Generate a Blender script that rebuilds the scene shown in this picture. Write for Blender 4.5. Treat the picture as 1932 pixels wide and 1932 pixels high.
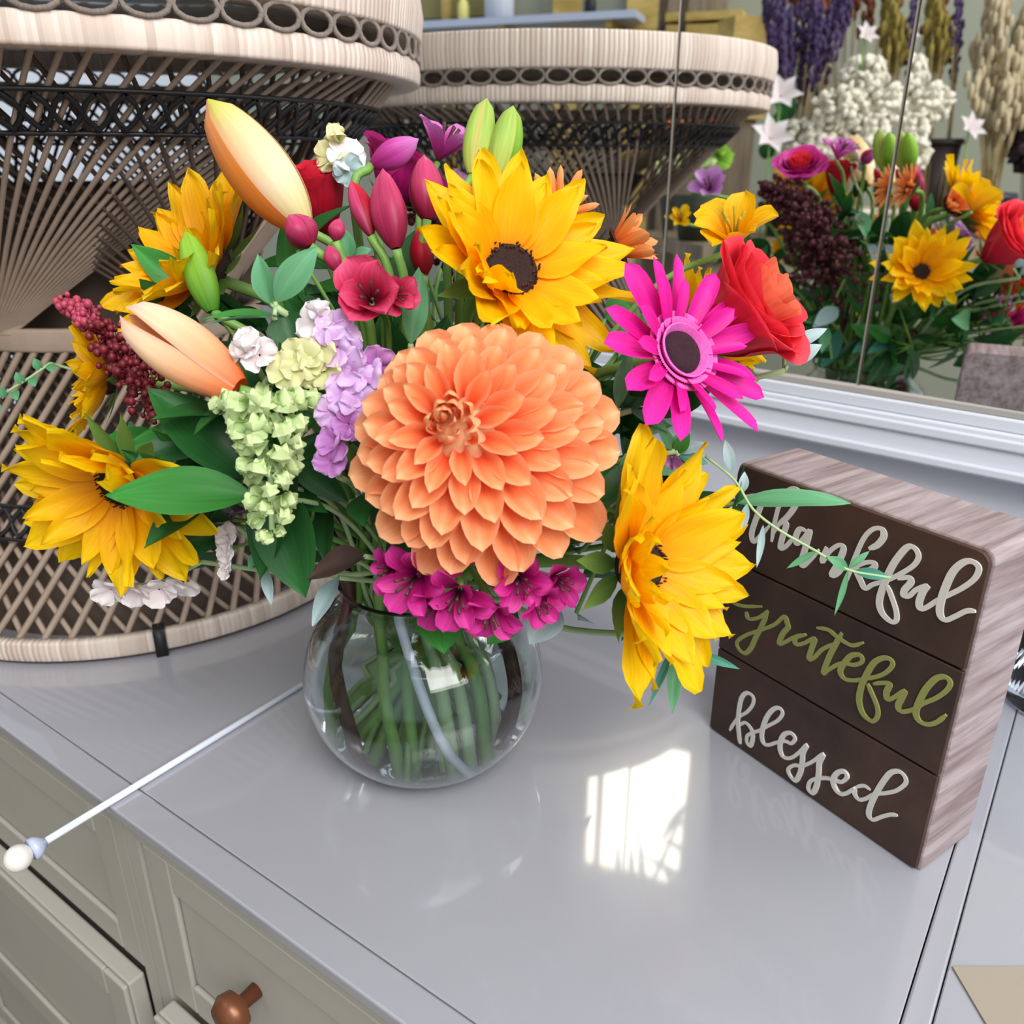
import bpy, math, random
from mathutils import Vector, Matrix
R = math.radians
scene = bpy.context.scene
for o in list(bpy.data.objects): bpy.data.objects.remove(o)
col = scene.collection
random.seed(7)

# ---------------------------------------------------------------- camera, sky, lights, exposure
CAMZ = 0.36                       # camera height above the desk top (desk top is z = 0)
PITCH = math.atan(666/1590)
cam_d = bpy.data.cameras.new('camera'); cam = bpy.data.objects.new('camera', cam_d); col.objects.link(cam)
cam.location = (0, 0, CAMZ); cam.rotation_euler = (math.pi/2-PITCH, 0, 0)
cam_d.sensor_width = 36; cam_d.lens = 36*1590/1932; cam_d.clip_start = .01
cam_d.dof.use_dof = True; cam_d.dof.focus_distance = .43; cam_d.dof.aperture_fstop = 11
scene.camera = cam
scene.view_settings.view_transform = 'Standard'; scene.view_settings.look = 'None'
scene.view_settings.gamma = 1; scene.view_settings.exposure = 0.0
world = bpy.data.worlds.new('daylight'); scene.world = world; world.use_nodes = True
wb = world.node_tree.nodes['Background']; wb.inputs[0].default_value = (.80, .88, 1.0, 1); wb.inputs[1].default_value = .72
def area(name, loc, target, size, power, colr):
    d = bpy.data.lights.new(name, 'AREA'); d.shape = 'RECTANGLE'; d.size, d.size_y = size; d.energy = power; d.color = colr
    o = bpy.data.objects.new(name, d); col.objects.link(o); o.location = loc
    o.rotation_euler = (Vector(target)-Vector(loc)).to_track_quat('-Z', 'Y').to_euler(); return o
area('shop_window_light', (1.1, -1.5, 1.7), (0, .45, .1), (1.8, 1.4), 66, (1, .97, .92))
area('skylight_light', (.1, -1.7, 2.9), (0, .45, .1), (1.2, 1.2), 26, (.85, .92, 1))
area('wall_fill_light', (.3, -1.25, 2.3), (-1.5, -.1, .5), (1.2, .8), 22, (1, .96, .88))  # added fill for the wall and dried flowers across the room

# ---------------------------------------------------------------- geometry of the view
cp, sp = math.cos(PITCH), math.sin(PITCH)
RT = Vector((1,0,0)); FW = Vector((0,cp,-sp)); UPV = Vector((0,sp,cp)); CAM = Vector((0,0,CAMZ))
def ray(u, v): return FW + RT*((u-966)/1590) + UPV*((966-v)/1590)
def P(u, v, d): return CAM + ray(u, v)*d
def CW(x, y, z): return (RT*x + UPV*y - FW*z).normalized()      # x right, y up, z towards the viewer
def onz(u, v, z=0):
    r = ray(u, v); return CAM + r*((z-CAMZ)/r.z)
MN = Vector((.64,.768,0)).normalized(); MD = 1.92*.36; MT = Vector((MN.y,-MN.x,0))
def mirr(p): return p - MN*(2*(p.dot(MN)-MD))
def mirrd(d): return d - MN*(2*d.dot(MN))
def PM(u, v, d): return mirr(P(u, v, d))                         # the real point whose mirror image lies at u, v
W0 = Vector((-2.0,.10,0)); WN = Vector((.855,.52,0)).normalized(); WANG = math.atan2(WN.y, WN.x); WR = Matrix.Rotation(WANG,3,'Z')
def W(p): return W0 + WR@Vector(p)                               # wall frame: x out of the wall, y along it, z up
def wallhit(c, r): return WR.transposed()@(c + r*((W0-c).dot(WN)/r.dot(WN)) - W0)
def wallpt(u, v): return wallhit(mirr(CAM), mirrd(ray(u, v)))

# ---------------------------------------------------------------- materials
def mat(name):
    m = bpy.data.materials.new(name); m.use_nodes = True
    nt = m.node_tree; return m, nt, nt.nodes['Principled BSDF']
def rgb(h):
    h = h.lstrip('#'); c = [int(h[i:i+2],16)/255 for i in (0,2,4)]
    return tuple((x/12.92 if x<=.04045 else ((x+.055)/1.055)**2.4) for x in c)+(1,)
def plain(name, c, rough=.5, metal=0, coat=0, noise=0, nscale=30, spec=.5, bump=0):
    m, nt, b = mat(name); N, L = nt.nodes, nt.links
    b.inputs['Roughness'].default_value = rough; b.inputs['Metallic'].default_value = metal
    b.inputs['Coat Weight'].default_value = coat; b.inputs['Coat Roughness'].default_value = .04
    b.inputs['Specular IOR Level'].default_value = spec
    c = rgb(c) if isinstance(c, str) else c
    b.inputs['Base Color'].default_value = c
    if noise or bump:
        tc = N.new('ShaderNodeTexCoord'); nz = N.new('ShaderNodeTexNoise'); nz.inputs['Scale'].default_value = nscale
        nz.inputs['Detail'].default_value = 4
        L.new(tc.outputs['Object'], nz.inputs['Vector'])
        if noise:
            mx = N.new('ShaderNodeMix'); mx.data_type = 'RGBA'
            mx.inputs[6].default_value = tuple(x*(1-noise) for x in c[:3])+(1,)
            mx.inputs[7].default_value = tuple(min(1,x*(1+noise)) for x in c[:3])+(1,)
            L.new(nz.outputs['Fac'], mx.inputs[0]); L.new(mx.outputs[2], b.inputs['Base Color'])
        if bump:
            bp = N.new('ShaderNodeBump'); bp.inputs['Strength'].default_value = bump; bp.inputs['Distance'].default_value = .002
            L.new(nz.outputs['Fac'], bp.inputs['Height']); L.new(bp.outputs[0], b.inputs['Normal'])
    return m
def petalmat(name, stops, rough=.5, transl=.3, streak=.15, sscale=14, edge=None):
    """stops: (t, colour) from the petal's base to its tip; fine lengthwise streaks"""
    m, nt, b = mat(name); N, L = nt.nodes, nt.links
    uv = N.new('ShaderNodeUVMap'); uv.uv_map = 'UVMap'
    sx = N.new('ShaderNodeSeparateXYZ'); L.new(uv.outputs[0], sx.inputs[0])
    cr = N.new('ShaderNodeValToRGB'); L.new(sx.outputs[0], cr.inputs[0])
    e = cr.color_ramp.elements
    while len(e) < len(stops): e.new(.5)
    for k, (t, c) in enumerate(stops): e[k].position = t; e[k].color = rgb(c)
    mp = N.new('ShaderNodeMapping'); mp.inputs['Scale'].default_value = (1.2, sscale, 1); L.new(uv.outputs[0], mp.inputs[0])
    nz = N.new('ShaderNodeTexNoise'); nz.inputs['Scale'].default_value = 1.0; nz.inputs['Detail'].default_value = 2
    L.new(mp.outputs[0], nz.inputs['Vector'])
    mr = N.new('ShaderNodeMapRange'); mr.inputs[1].default_value = .3; mr.inputs[2].default_value = .7
    mr.inputs[3].default_value = 1-streak; mr.inputs[4].default_value = 1+streak*.6
    L.new(nz.outputs['Fac'], mr.inputs[0])
    mx = N.new('ShaderNodeMix'); mx.data_type = 'RGBA'; mx.blend_type = 'MULTIPLY'; mx.inputs[0].default_value = 1
    L.new(cr.outputs[0], mx.inputs[6]); L.new(mr.outputs[0], mx.inputs[7])
    out = mx.outputs[2]
    if edge:                                                     # a differently coloured rim along both margins
        ab = N.new('ShaderNodeMath'); ab.operation = 'SUBTRACT'; ab.inputs[1].default_value = .5; L.new(sx.outputs[1], ab.inputs[0])
        a2 = N.new('ShaderNodeMath'); a2.operation = 'ABSOLUTE'; L.new(ab.outputs[0], a2.inputs[0])
        m2 = N.new('ShaderNodeMapRange'); m2.inputs[1].default_value = edge[1]; m2.inputs[2].default_value = .5; L.new(a2.outputs[0], m2.inputs[0])
        m2.inputs[4].default_value = edge[2] if len(edge) > 2 else 1
        m3 = N.new('ShaderNodeMix'); m3.data_type = 'RGBA'; L.new(m2.outputs[0], m3.inputs[0]); L.new(out, m3.inputs[6])
        m3.inputs[7].default_value = rgb(edge[0]); out = m3.outputs[2]
    L.new(out, b.inputs['Base Color']); b.inputs['Roughness'].default_value = rough; b.inputs['Specular IOR Level'].default_value = .3
    tr = N.new('ShaderNodeBsdfTranslucent'); L.new(out, tr.inputs[0])
    ms = N.new('ShaderNodeMixShader'); ms.inputs[0].default_value = transl
    L.new(b.outputs[0], ms.inputs[1]); L.new(tr.outputs[0], ms.inputs[2]); L.new(ms.outputs[0], N['Material Output'].inputs[0])
    return m
def woodmat(name, c1, c2, scale=(60,6,6), rough=.55):
    m, nt, b = mat(name); N, L = nt.nodes, nt.links
    tc = N.new('ShaderNodeTexCoord'); mp = N.new('ShaderNodeMapping'); mp.inputs['Scale'].default_value = scale
    L.new(tc.outputs['Object'], mp.inputs[0]); nz = N.new('ShaderNodeTexNoise'); nz.inputs['Scale'].default_value = 1
    nz.inputs['Detail'].default_value = 6; nz.inputs['Roughness'].default_value = .65; L.new(mp.outputs[0], nz.inputs['Vector'])
    cr = N.new('ShaderNodeValToRGB'); cr.color_ramp.elements[0].position = .36; cr.color_ramp.elements[1].position = .64
    cr.color_ramp.elements[0].color = rgb(c1); cr.color_ramp.elements[1].color = rgb(c2)
    L.new(nz.outputs['Fac'], cr.inputs[0]); L.new(cr.outputs[0], b.inputs['Base Color']); b.inputs['Roughness'].default_value = rough
    return m
M = {}
M['yellow'] = petalmat('sunflower_yellow', [(0,'#f8a000'),(.25,'#ffc000'),(1,'#ffd606')], streak=.12, transl=.42)
M['yellow_deep'] = petalmat('sunflower_deep_yellow', [(0,'#e89200'),(.4,'#fab400'),(1,'#fece10')], streak=.18, transl=.4)  # deeper yellow, also carries the backlit tone of the upper left sunflower
M['disc'] = plain('sunflower_disc', '#2a1510', .9, noise=.6, nscale=700, bump=.8)
M['disc_ring'] = plain('disc_florets', '#4a2410', .9, noise=.5, nscale=500)
M['sepal'] = petalmat('sepal_green', [(0,'#4f7a34'),(1,'#7da552')])
M['stem'] = plain('stem_green', '#6f9a46', .5, noise=.25, nscale=60)
M['stem_dark'] = plain('stem_brown', '#4a2620', .55, noise=.3, nscale=80)
M['stem_pale'] = plain('stem_pale', '#9db884', .5, noise=.2, nscale=60)
M['dahlia'] = petalmat('dahlia_orange', [(0,'#e84a24'),(.4,'#f8804c'),(.8,'#ffa068'),(1,'#ffcc9c')], rough=.5, transl=.3, streak=.1, edge=('#ffc090',.24,.75))
M['dahlia_in'] = petalmat('dahlia_centre', [(0,'#d8501f'),(.5,'#f08048'),(1,'#fcc48c')], edge=('#fccc98',.22,.8))
M['gerb'] = petalmat('gerbera_magenta', [(0,'#a80060'),(.35,'#e00890'),(1,'#ff2cb4')], streak=.34, transl=.3)
M['gerb_ring'] = plain('gerbera_pink_ring', '#ee66bb', .7, noise=.3, nscale=500)
M['gerb_disc'] = plain('gerbera_dark_disc', '#2c0818', .9, noise=.5, nscale=600, bump=.6)
M['rose'] = petalmat('rose_red', [(0,'#c81438'),(.6,'#e82448'),(1,'#f84a58')], transl=.3, streak=.12, edge=('#f05a66',.42))
M['rose_in'] = petalmat('rose_coral', [(0,'#e02838'),(.5,'#f4523e'),(1,'#ff8a66')], transl=.3, streak=.15)
M['rose_dark'] = petalmat('rose_crimson', [(0,'#8c0820'),(.6,'#c21230'),(1,'#dc2a44')], transl=.25)
M['lily'] = petalmat('lily_bud_peach', [(0,'#f0e49a'),(.3,'#ffe6c0'),(.7,'#fcd8a0'),(1,'#c0cc40')], streak=.12, sscale=9, transl=.2, edge=('#f8b080',.30,.8))
M['lily_o'] = petalmat('lily_bud_orange', [(0,'#d8742c'),(.5,'#ee9038'),(1,'#f0a878')], streak=.12, transl=.3)
M['lily_pk'] = petalmat('lily_bud_open', [(0,'#ea6a30'),(.25,'#f8ac7c'),(.6,'#ffdcb4'),(1,'#ffdcc4')], streak=.12, sscale=8, transl=.2, edge=('#f8ac90',.40,.8))
M['budgreen'] = petalmat('bud_green', [(0,'#4f8a28'),(.5,'#84b836'),(1,'#9cc83c')], streak=.18, sscale=7, transl=.2)
M['budgy'] = petalmat('bud_green_yellow', [(0,'#c8d060'),(.5,'#a8c85a'),(1,'#a4c058')], streak=.2, sscale=7, transl=.2, edge=('#e8b878',.3,.8))
M['gpeach'] = petalmat('gerbera_peach', [(0,'#e05a20'),(.5,'#f4873c'),(1,'#fcb070')], streak=.25, transl=.3)
M['crimson'] = petalmat('alstroemeria_crimson', [(0,'#8e0c38'),(.45,'#cc2850'),(1,'#f05a88')], streak=.25, transl=.3)
M['pinkbud'] = petalmat('bud_rose_pink', [(0,'#8a1838'),(.5,'#c03868'),(1,'#d64a78')], streak=.25, sscale=8, transl=.2, rough=.4)
M['magenta'] = petalmat('alstroemeria_magenta', [(0,'#780850'),(.5,'#c4187c'),(1,'#e440a8')], streak=.3, transl=.3)
M['purplepink'] = petalmat('petal_orchid', [(0,'#a01868'),(.5,'#cc48a8'),(1,'#e08cd8')], streak=.15)
M['lav'] = petalmat('stock_lilac', [(0,'#dca8dc'),(.5,'#e2bcec'),(1,'#ead0f4')], streak=.06, transl=.3)
M['lavdeep'] = petalmat('stock_deep_lilac', [(0,'#b060a8'),(.6,'#c884cc'),(1,'#d8a4dc')], streak=.08, transl=.3)
M['white'] = petalmat('petal_white', [(0,'#f0e0e0'),(1,'#f6f0f2')], streak=.04, transl=.3)
M['snap'] = petalmat('snapdragon_green', [(0,'#a8cc70'),(.5,'#c0dc94'),(1,'#d4e4a8')], streak=.06, transl=.3, edge=('#dcecb4',.3))
M['snapy'] = petalmat('snapdragon_cream', [(0,'#c8cc80'),(.5,'#dcdca0'),(1,'#ece4b8')], streak=.06, transl=.3)
M['berry'] = plain('amaranth_beads', '#6e1420', .5, noise=.6, nscale=300)
M['berry2'] = plain('amaranth_pink_beads', '#a83a54', .5, noise=.5, nscale=300)
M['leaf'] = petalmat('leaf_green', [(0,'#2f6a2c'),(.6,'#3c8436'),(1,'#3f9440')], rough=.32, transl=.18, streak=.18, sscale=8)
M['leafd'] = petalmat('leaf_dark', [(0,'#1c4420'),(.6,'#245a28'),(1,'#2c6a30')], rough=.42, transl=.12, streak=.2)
M['leafs'] = petalmat('leaf_sage', [(0,'#4c8258'),(.6,'#5c9a6c'),(1,'#6aa87c')], rough=.5, transl=.15, streak=.15)
M['leafx'] = petalmat('leaf_silver', [(0,'#7f9c98'),(1,'#b4c8cc')], rough=.6, transl=.15, streak=.12)
M['leaft'] = petalmat('leaf_teal', [(0,'#2f6e5c'),(1,'#4e9480')], rough=.5, transl=.15)
M['leafb'] = petalmat('leaf_brown', [(0,'#3a2c28'),(1,'#5a4640')], rough=.5, transl=.1)
M['desk'] = plain('desk_paint', '#a0a0a8', .28, coat=1, noise=.03, nscale=5)
M['deskfront'] = plain('desk_front_paint', '#a6a299', .5, noise=.06, nscale=9)
M['gap'] = plain('shadow_gap', '#6e6a6a', .9)
M['white_paint'] = plain('white_paint', '#cfd2dc', .4, noise=.02, nscale=8)
M['knob'] = plain('knob_brass', '#7a4a30', .35, metal=.4, noise=.3, nscale=100)
def bandmat(name, c1, c2, n):
    """rattan binding: cane wrapped round and round, one strip beside the other"""
    m, nt, b = mat(name); N, L = nt.nodes, nt.links
    uv = N.new('ShaderNodeUVMap'); uv.uv_map = 'UVMap'
    sx = N.new('ShaderNodeSeparateXYZ'); L.new(uv.outputs[0], sx.inputs[0])
    mu = N.new('ShaderNodeMath'); mu.operation = 'MULTIPLY'; mu.inputs[1].default_value = n; L.new(sx.outputs[0], mu.inputs[0])
    fl = N.new('ShaderNodeMath'); fl.operation = 'FLOOR'; L.new(mu.outputs[0], fl.inputs[0])
    wn = N.new('ShaderNodeTexWhiteNoise'); wn.noise_dimensions = '1D'; L.new(fl.outputs[0], wn.inputs['W'])
    fr = N.new('ShaderNodeMath'); fr.operation = 'FRACT'; L.new(mu.outputs[0], fr.inputs[0])
    pp = N.new('ShaderNodeMath'); pp.operation = 'PINGPONG'; pp.inputs[1].default_value = .5; L.new(fr.outputs[0], pp.inputs[0])
    mx = N.new('ShaderNodeMix'); mx.data_type = 'RGBA'; mx.inputs[6].default_value = rgb(c1); mx.inputs[7].default_value = rgb(c2)
    L.new(wn.outputs['Value'], mx.inputs[0]); L.new(mx.outputs[2], b.inputs['Base Color'])
    bp = N.new('ShaderNodeBump'); bp.inputs['Strength'].default_value = .9; bp.inputs['Distance'].default_value = .002
    L.new(pp.outputs[0], bp.inputs['Height']); L.new(bp.outputs[0], b.inputs['Normal']); b.inputs['Roughness'].default_value = .5
    return m
M['band'] = bandmat('rattan_binding', '#e2d2c6', '#cab6a8', 330)
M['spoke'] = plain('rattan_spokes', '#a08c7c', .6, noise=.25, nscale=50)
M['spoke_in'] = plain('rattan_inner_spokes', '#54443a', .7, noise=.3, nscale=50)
M['black'] = plain('black_cane', '#1a181c', .5)
M['mirror'] = plain('mirror_silver', (.90,.91,.90,1), .0, metal=1)
M['mirror_edge'] = plain('mirror_bevel', '#8d857c', .3, metal=.3)
M['signface'] = woodmat('sign_dark_wood', '#2e1e18', '#4a3226', (14,120,14))
M['signgroove'] = plain('sign_groove', '#1c0f0c', .9)
M['signside'] = woodmat('sign_pale_wood', '#7a6664', '#aa9c9e', (150,9,150))  # paler wood on the box behind the dark front planks
M['letterw'] = plain('lettering_white', '#d8d4cc', .7)
M['letterg'] = plain('lettering_green', '#8f9250', .7)
M['wall'] = plain('wall_sage', '#a3a694', .8, noise=.05, nscale=3)
M['goldwood'] = woodmat('golden_wood', '#a88a3c', '#d0b468', (6,6,20))
M['greywood'] = woodmat('weathered_wood', '#6e5f50', '#9c8b70', (30,30,4))
M['floor'] = plain('floor_concrete', '#7c7468', .7, noise=.1, nscale=4)

# ---------------------------------------------------------------- helpers
def tag(o, label=None, cat=None, group=None, kind=None):
    if label: o['label'] = label
    if cat: o['category'] = cat
    if group: o['group'] = group
    if kind: o['kind'] = kind
    return o
def empty(name, loc, label, cat, group=None, rz=0):
    o = bpy.data.objects.new(name, None); col.objects.link(o); o.location = loc; o.rotation_euler = (0,0,rz)
    o.empty_display_size = .01; return tag(o, label, cat, group)
def mesh(name, verts, faces, material, uvs=None, smooth=True):
    me = bpy.data.meshes.new(name); me.from_pydata([tuple(v) for v in verts], [], faces)
    me.materials.append(material)
    if uvs is not None:
        ul = me.uv_layers.new(name='UVMap')
        for l in me.loops: ul.data[l.index].uv = uvs[l.vertex_index]
    if smooth: me.polygons.foreach_set('use_smooth', [True]*len(me.polygons))
    me.update(); return me
def link(name, me, parent=None, mtx=None):
    o = bpy.data.objects.new(name, me); col.objects.link(o)
    if parent is not None: o.parent = parent
    if mtx is not None: o.matrix_basis = mtx
    return o
class MB:
    def __init__(s): s.v = []; s.f = []; s.uv = []
    def add(s, v, f, uv=None):
        n = len(s.v); s.v += [Vector(x) for x in v]; s.f += [tuple(i+n for i in q) for q in f]
        s.uv += uv if uv else [(0,0)]*len(v); return s
    def box(s, a, b):
        x0,y0,z0 = a; x1,y1,z1 = b
        return s.add([(x0,y0,z0),(x1,y0,z0),(x1,y1,z0),(x0,y1,z0),(x0,y0,z1),(x1,y0,z1),(x1,y1,z1),(x0,y1,z1)],
            [(0,3,2,1),(4,5,6,7),(0,1,5,4),(1,2,6,5),(2,3,7,6),(3,0,4,7)])
    def tube(s, pts, r, n=6, cap=True):
        pts = [Vector(p) for p in pts]; k = len(pts); vs = []; uv = []
        rr = r if isinstance(r, (list,tuple)) else [r]*k
        up = Vector((.13,.27,.95)); prev = None
        for i, p in enumerate(pts):
            t = (pts[min(i+1,k-1)]-pts[max(i-1,0)]).normalized()
            if prev is None: a = t.cross(up); a = a if a.length > .05 else t.cross(Vector((1,0,0)))
            else: a = prev - t*prev.dot(t)
            a.normalize(); prev = a; b = t.cross(a)
            for j in range(n):
                th = 2*math.pi*j/n; vs.append(p+(a*math.cos(th)+b*math.sin(th))*rr[i]); uv.append((i/(k-1), j/n))
        fs = [(i*n+j, i*n+(j+1)%n, (i+1)*n+(j+1)%n, (i+1)*n+j) for i in range(k-1) for j in range(n)]
        if cap: fs += [tuple(range(n))[::-1], tuple((k-1)*n+j for j in range(n))]
        return s.add(vs, fs, uv)
    def lathe(s, prof, n=48, c=(0,0,0), closed=False):
        vs = []; uv = []; c = Vector(c); k = len(prof)
        for i in range(n+1):
            th = 2*math.pi*i/n
            for j, (r, z) in enumerate(prof): vs.append(c+Vector((r*math.cos(th), r*math.sin(th), z))); uv.append((i/n, j/(k-1)))
        fs = []
        for i in range(n):
            for j in range(k if closed else k-1):
                j2 = (j+1) % k; fs.append((i*k+j, (i+1)*k+j, (i+1)*k+j2, i*k+j2))
        return s.add(vs, fs, uv)
    def ball(s, c, r, n=8, m=5, sc=(1,1,1), rot=None):
        vs = []; c = Vector(c)
        for i in range(m+1):
            ph = math.pi*i/m
            for j in range(n):
                th = 2*math.pi*j/n
                p = Vector((math.sin(ph)*math.cos(th)*sc[0], math.sin(ph)*math.sin(th)*sc[1], math.cos(ph)*sc[2]))*r
                vs.append(c+(rot@p if rot else p))
        fs = [(i*n+j, i*n+(j+1)%n, (i+1)*n+(j+1)%n, (i+1)*n+j) for i in range(m) for j in range(n)]
        return s.add(vs, fs)
    def make(s, name, material, parent=None, smooth=True, mtx=None):
        return link(name, mesh(name, s.v, s.f, material, s.uv, smooth), parent, mtx)
def bevel(o, w=.002, seg=2):
    b = o.modifiers.new('soft_edges', 'BEVEL'); b.width = w; b.segments = seg; b.limit_method = 'ANGLE'; return o
def spline(pts, n=6):
    pts = [Vector(p) for p in pts]; out = []
    q = [pts[0]*2-pts[1]] + pts + [pts[-1]*2-pts[-2]]
    for i in range(1, len(q)-2):
        a, b, c, d = q[i-1], q[i], q[i+1], q[i+2]
        for k in range(n):
            t = k/n; out.append(.5*((2*b)+(c-a)*t+(2*a-5*b+4*c-d)*t*t+(3*b-a-3*c+d)*t**3))
    out.append(pts[-1]); return out
def frame(n, roll=0):
    """rotation whose Z is n and whose X points to the picture's right"""
    n = n.normalized(); x = RT - n*RT.dot(n)
    if x.length < .2: x = UPV - n*UPV.dot(n)
    x.normalize(); y = n.cross(x); m = Matrix((x, y, n)).transposed()
    return m @ Matrix.Rotation(roll, 3, 'Z')
def to4(m3, loc=(0,0,0), s=1.0): return Matrix.Translation(loc) @ m3.to_4x4() @ Matrix.Scale(s, 4)

PROF = {
 'ray': lambda t: max(.30*(1-t), math.sin(math.pi*min(1,t)**.72)**.7 if t < 1 else 0),
 'dahlia': lambda t: (.45+.55*min(1,t/.5))*(1-max(0,(t-.45)/.55)**2.0)**.62 if t < 1 else 0,
 'strap': lambda t: (.45+.55*min(1,t/.5)**.8)*(1-max(0,(t-.55)/.45)**3)**.5,
 'round': lambda t: (.22+.78*min(1,t/.65)**.8)*(1-max(0,(t-.6)/.4)**2.4)**.5,
 'leaf': lambda t: math.sin(math.pi*min(1,t)**.85)**.95 if t < 1 else 0,
 'lance': lambda t: math.sin(math.pi*min(1,t)**.75)**1.3 if t < 1 else 0,
}
def petal(name, material, L, W, prof='ray', curl=.3, cup=.25, ruf=.0, nl=9, nw=6, seed=0, twist=0, curl2=0, fold=0):
    rn = random.Random(seed); f = PROF[prof]; vs = []; uv = []
    x = z = 0; ph = [rn.uniform(0,6.3) for _ in range(4)]
    for i in range(nl+1):
        t = i/nl; a = curl*t + curl2*t*t
        if i: x += L/nl*math.cos(a); z += L/nl*math.sin(a)
        w = max(.004, f(t))*W/2; tx, tz = math.cos(a), math.sin(a)
        for j in range(nw+1):
            s = -1+2*j/nw
            off = cup*W*.5*(s*s)*max(.15,f(t)) + fold*W*.5*abs(s)*f(t) + ruf*L*math.sin(ph[0]+s*5+t*6)*t*abs(s)+ruf*.6*L*math.sin(ph[1]+t*11)*s*t
            yy = s*w; tw = twist*t; y2 = yy*math.cos(tw)-off*math.sin(tw); o2 = yy*math.sin(tw)+off*math.cos(tw)
            vs.append((x-tz*o2, y2, z+tx*o2)); uv.append((t, j/nw))
    k = nw+1
    fs = [(i*k+j, (i+1)*k+j, (i+1)*k+j+1, i*k+j+1) for i in range(nl) for j in range(nw)]
    return mesh(name, vs, fs, material, uv)
def put_petal(root, me, rot, az, elev, r0, s=1.0, h=0, name='petal', roll=0, sy=1.0):
    m = rot.to_4x4() @ Matrix.Rotation(az,4,'Z') @ Matrix.Translation((r0,0,h)) @ Matrix.Rotation(-elev,4,'Y') @ Matrix.Rotation(roll,4,'X') @ Matrix.Diagonal((s,s*sy,s,1))
    return link(name, me, root, m)
def grp(l): return l
# ---------------------------------------------------------------- room
fl = MB().box((-2.4,-3,-.80),(2.5,2.5,-.75)).make('floor', M['floor'], smooth=False); tag(fl, kind='structure')
w = MB()
# the window opening in the left wall: where the daylight patch on the desk comes from (desk gloss -> mirror -> window)
def patch(u, v):
    q = onz(u, v); d = ray(u, v); d.z = -d.z
    s = (MD-q.dot(MN))/d.dot(MN); m_ = q+d*s; return wallhit(m_, mirrd(d))
pc = [patch(1143,1380), patch(1315,1450), patch(1270,1672), patch(1122,1665)]
ys = sorted(p.y for p in pc); zs_ = sorted(p.z for p in pc); wy0, wy1 = (ys[0]+ys[1])/2, (ys[2]+ys[3])/2; wz0, wz1 = (zs_[0]+zs_[1])/2, (zs_[2]+zs_[3])/2; wz1 = wz0+.92*(wz1-wz0); wz0 -= .05
WY = (-1.7, 1.6); WZ = (-.75, 3.4)
t_ = .08
w.box((-t_,WY[0],WZ[0]),(0,wy0,WZ[1])).box((-t_,wy1,WZ[0]),(0,WY[1],WZ[1]))
w.box((-t_,wy0,WZ[0]),(0,wy1,wz0)).box((-t_,wy0,wz1),(0,wy1,WZ[1]))
wl_o = w.make('wall_left', M['wall'], smooth=False); wl_o.location = W0; wl_o.rotation_euler = (0,0,WANG); tag(wl_o, kind='structure')
wn_ = bpy.data.objects.new('window_1', None); col.objects.link(wn_); wn_.location = W((0, (wy0+wy1)/2, (wz0+wz1)/2)); wn_.rotation_euler = (0,0,WANG); wn_['kind'] = 'structure'
hw, hh = (wy1-wy0)/2, (wz1-wz0)/2
f = MB()
for a, b in (((-.007,-hw-.02,-hh-.02),(.02,-hw+.006,hh+.02)),((-.03,hw-.006,-hh-.02),(.02,hw+.02,hh+.02)),((-.03,-hw,-hh-.02),(.02,hw,-hh+.006)),((-.03,-hw,hh-.006),(.02,hw,hh+.02))): f.box(a, b)
f.box((-.007,hw*.62,-hh),(.002,hw*.76,hh)).make('window_frame', M['goldwood'], wn_, smooth=False)
sky, nt, b = mat('bright_daylight'); b.inputs['Base Color'].default_value = (0,0,0,1)
b.inputs['Emission Color'].default_value = (1,.93,.78,1); b.inputs['Emission Strength'].default_value = 17
MB().box((-.012,-hw,-hh),(-.008,hw,hh)).make('pane', sky, wn_, smooth=False)

# golden timber frames and shelves on the wall, placed where the mirror shows them
def post(name, label, us, v0, v1, material, dx=.05, cat='post', group=None):
    a, b = wallpt(us[0], v0), wallpt(us[1], v1)
    y0, y1 = sorted((a.y, b.y)); z0, z1 = sorted((a.z, b.z))
    c = Vector((0, (y0+y1)/2, z0)); o = MB().box((0.001,y0-c.y,0),(dx,y1-c.y,z1-z0)).make(name, material, smooth=False)
    o.location = W(c); o.rotation_euler = (0,0,WANG); return tag(o, label, cat, group)
post('timber_post', 'golden wood post reflected above the near end of the stool reflection', (882,908), -60, 760, M['goldwood'])
post('timber_post', 'golden wood post reflected in the middle of the pale green wall', (1092,1112), -60, 760, M['goldwood'])
post('timber_post', 'golden wood post reflected next to the first mirror joint', (1232,1252), -60, 760, M['goldwood'])
post('timber_post', 'darker wood post reflected just right of the first mirror joint', (1292,1308), -60, 760, M['greywood'])
post('shelf_board', 'thick golden shelf board reflected right of the first mirror joint', (1312,1412), 60, 92, M['goldwood'], .16, 'shelf')
post('shelf_board', 'lower golden shelf board reflected beneath the thick one', (1312,1412), 38, 48, M['goldwood'], .16, 'shelf')
post('wall_cladding', 'wide golden timber panel reflected left of the lavender bunch', (1308,1432), 96, 175, M['goldwood'], .06, 'panel')
post('wall_cladding', 'mustard painted board reflected over the far edge of the stool reflection', (800,1000), -60, 30, plain('mustard_board','#8d8450',.7), .03, 'panel')
post('wall_cupboard', 'grey green cupboard door reflected between two golden posts', (1112,1232), -60, 55, plain('sage_door','#8e9080',.6), .03, 'cupboard')
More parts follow.
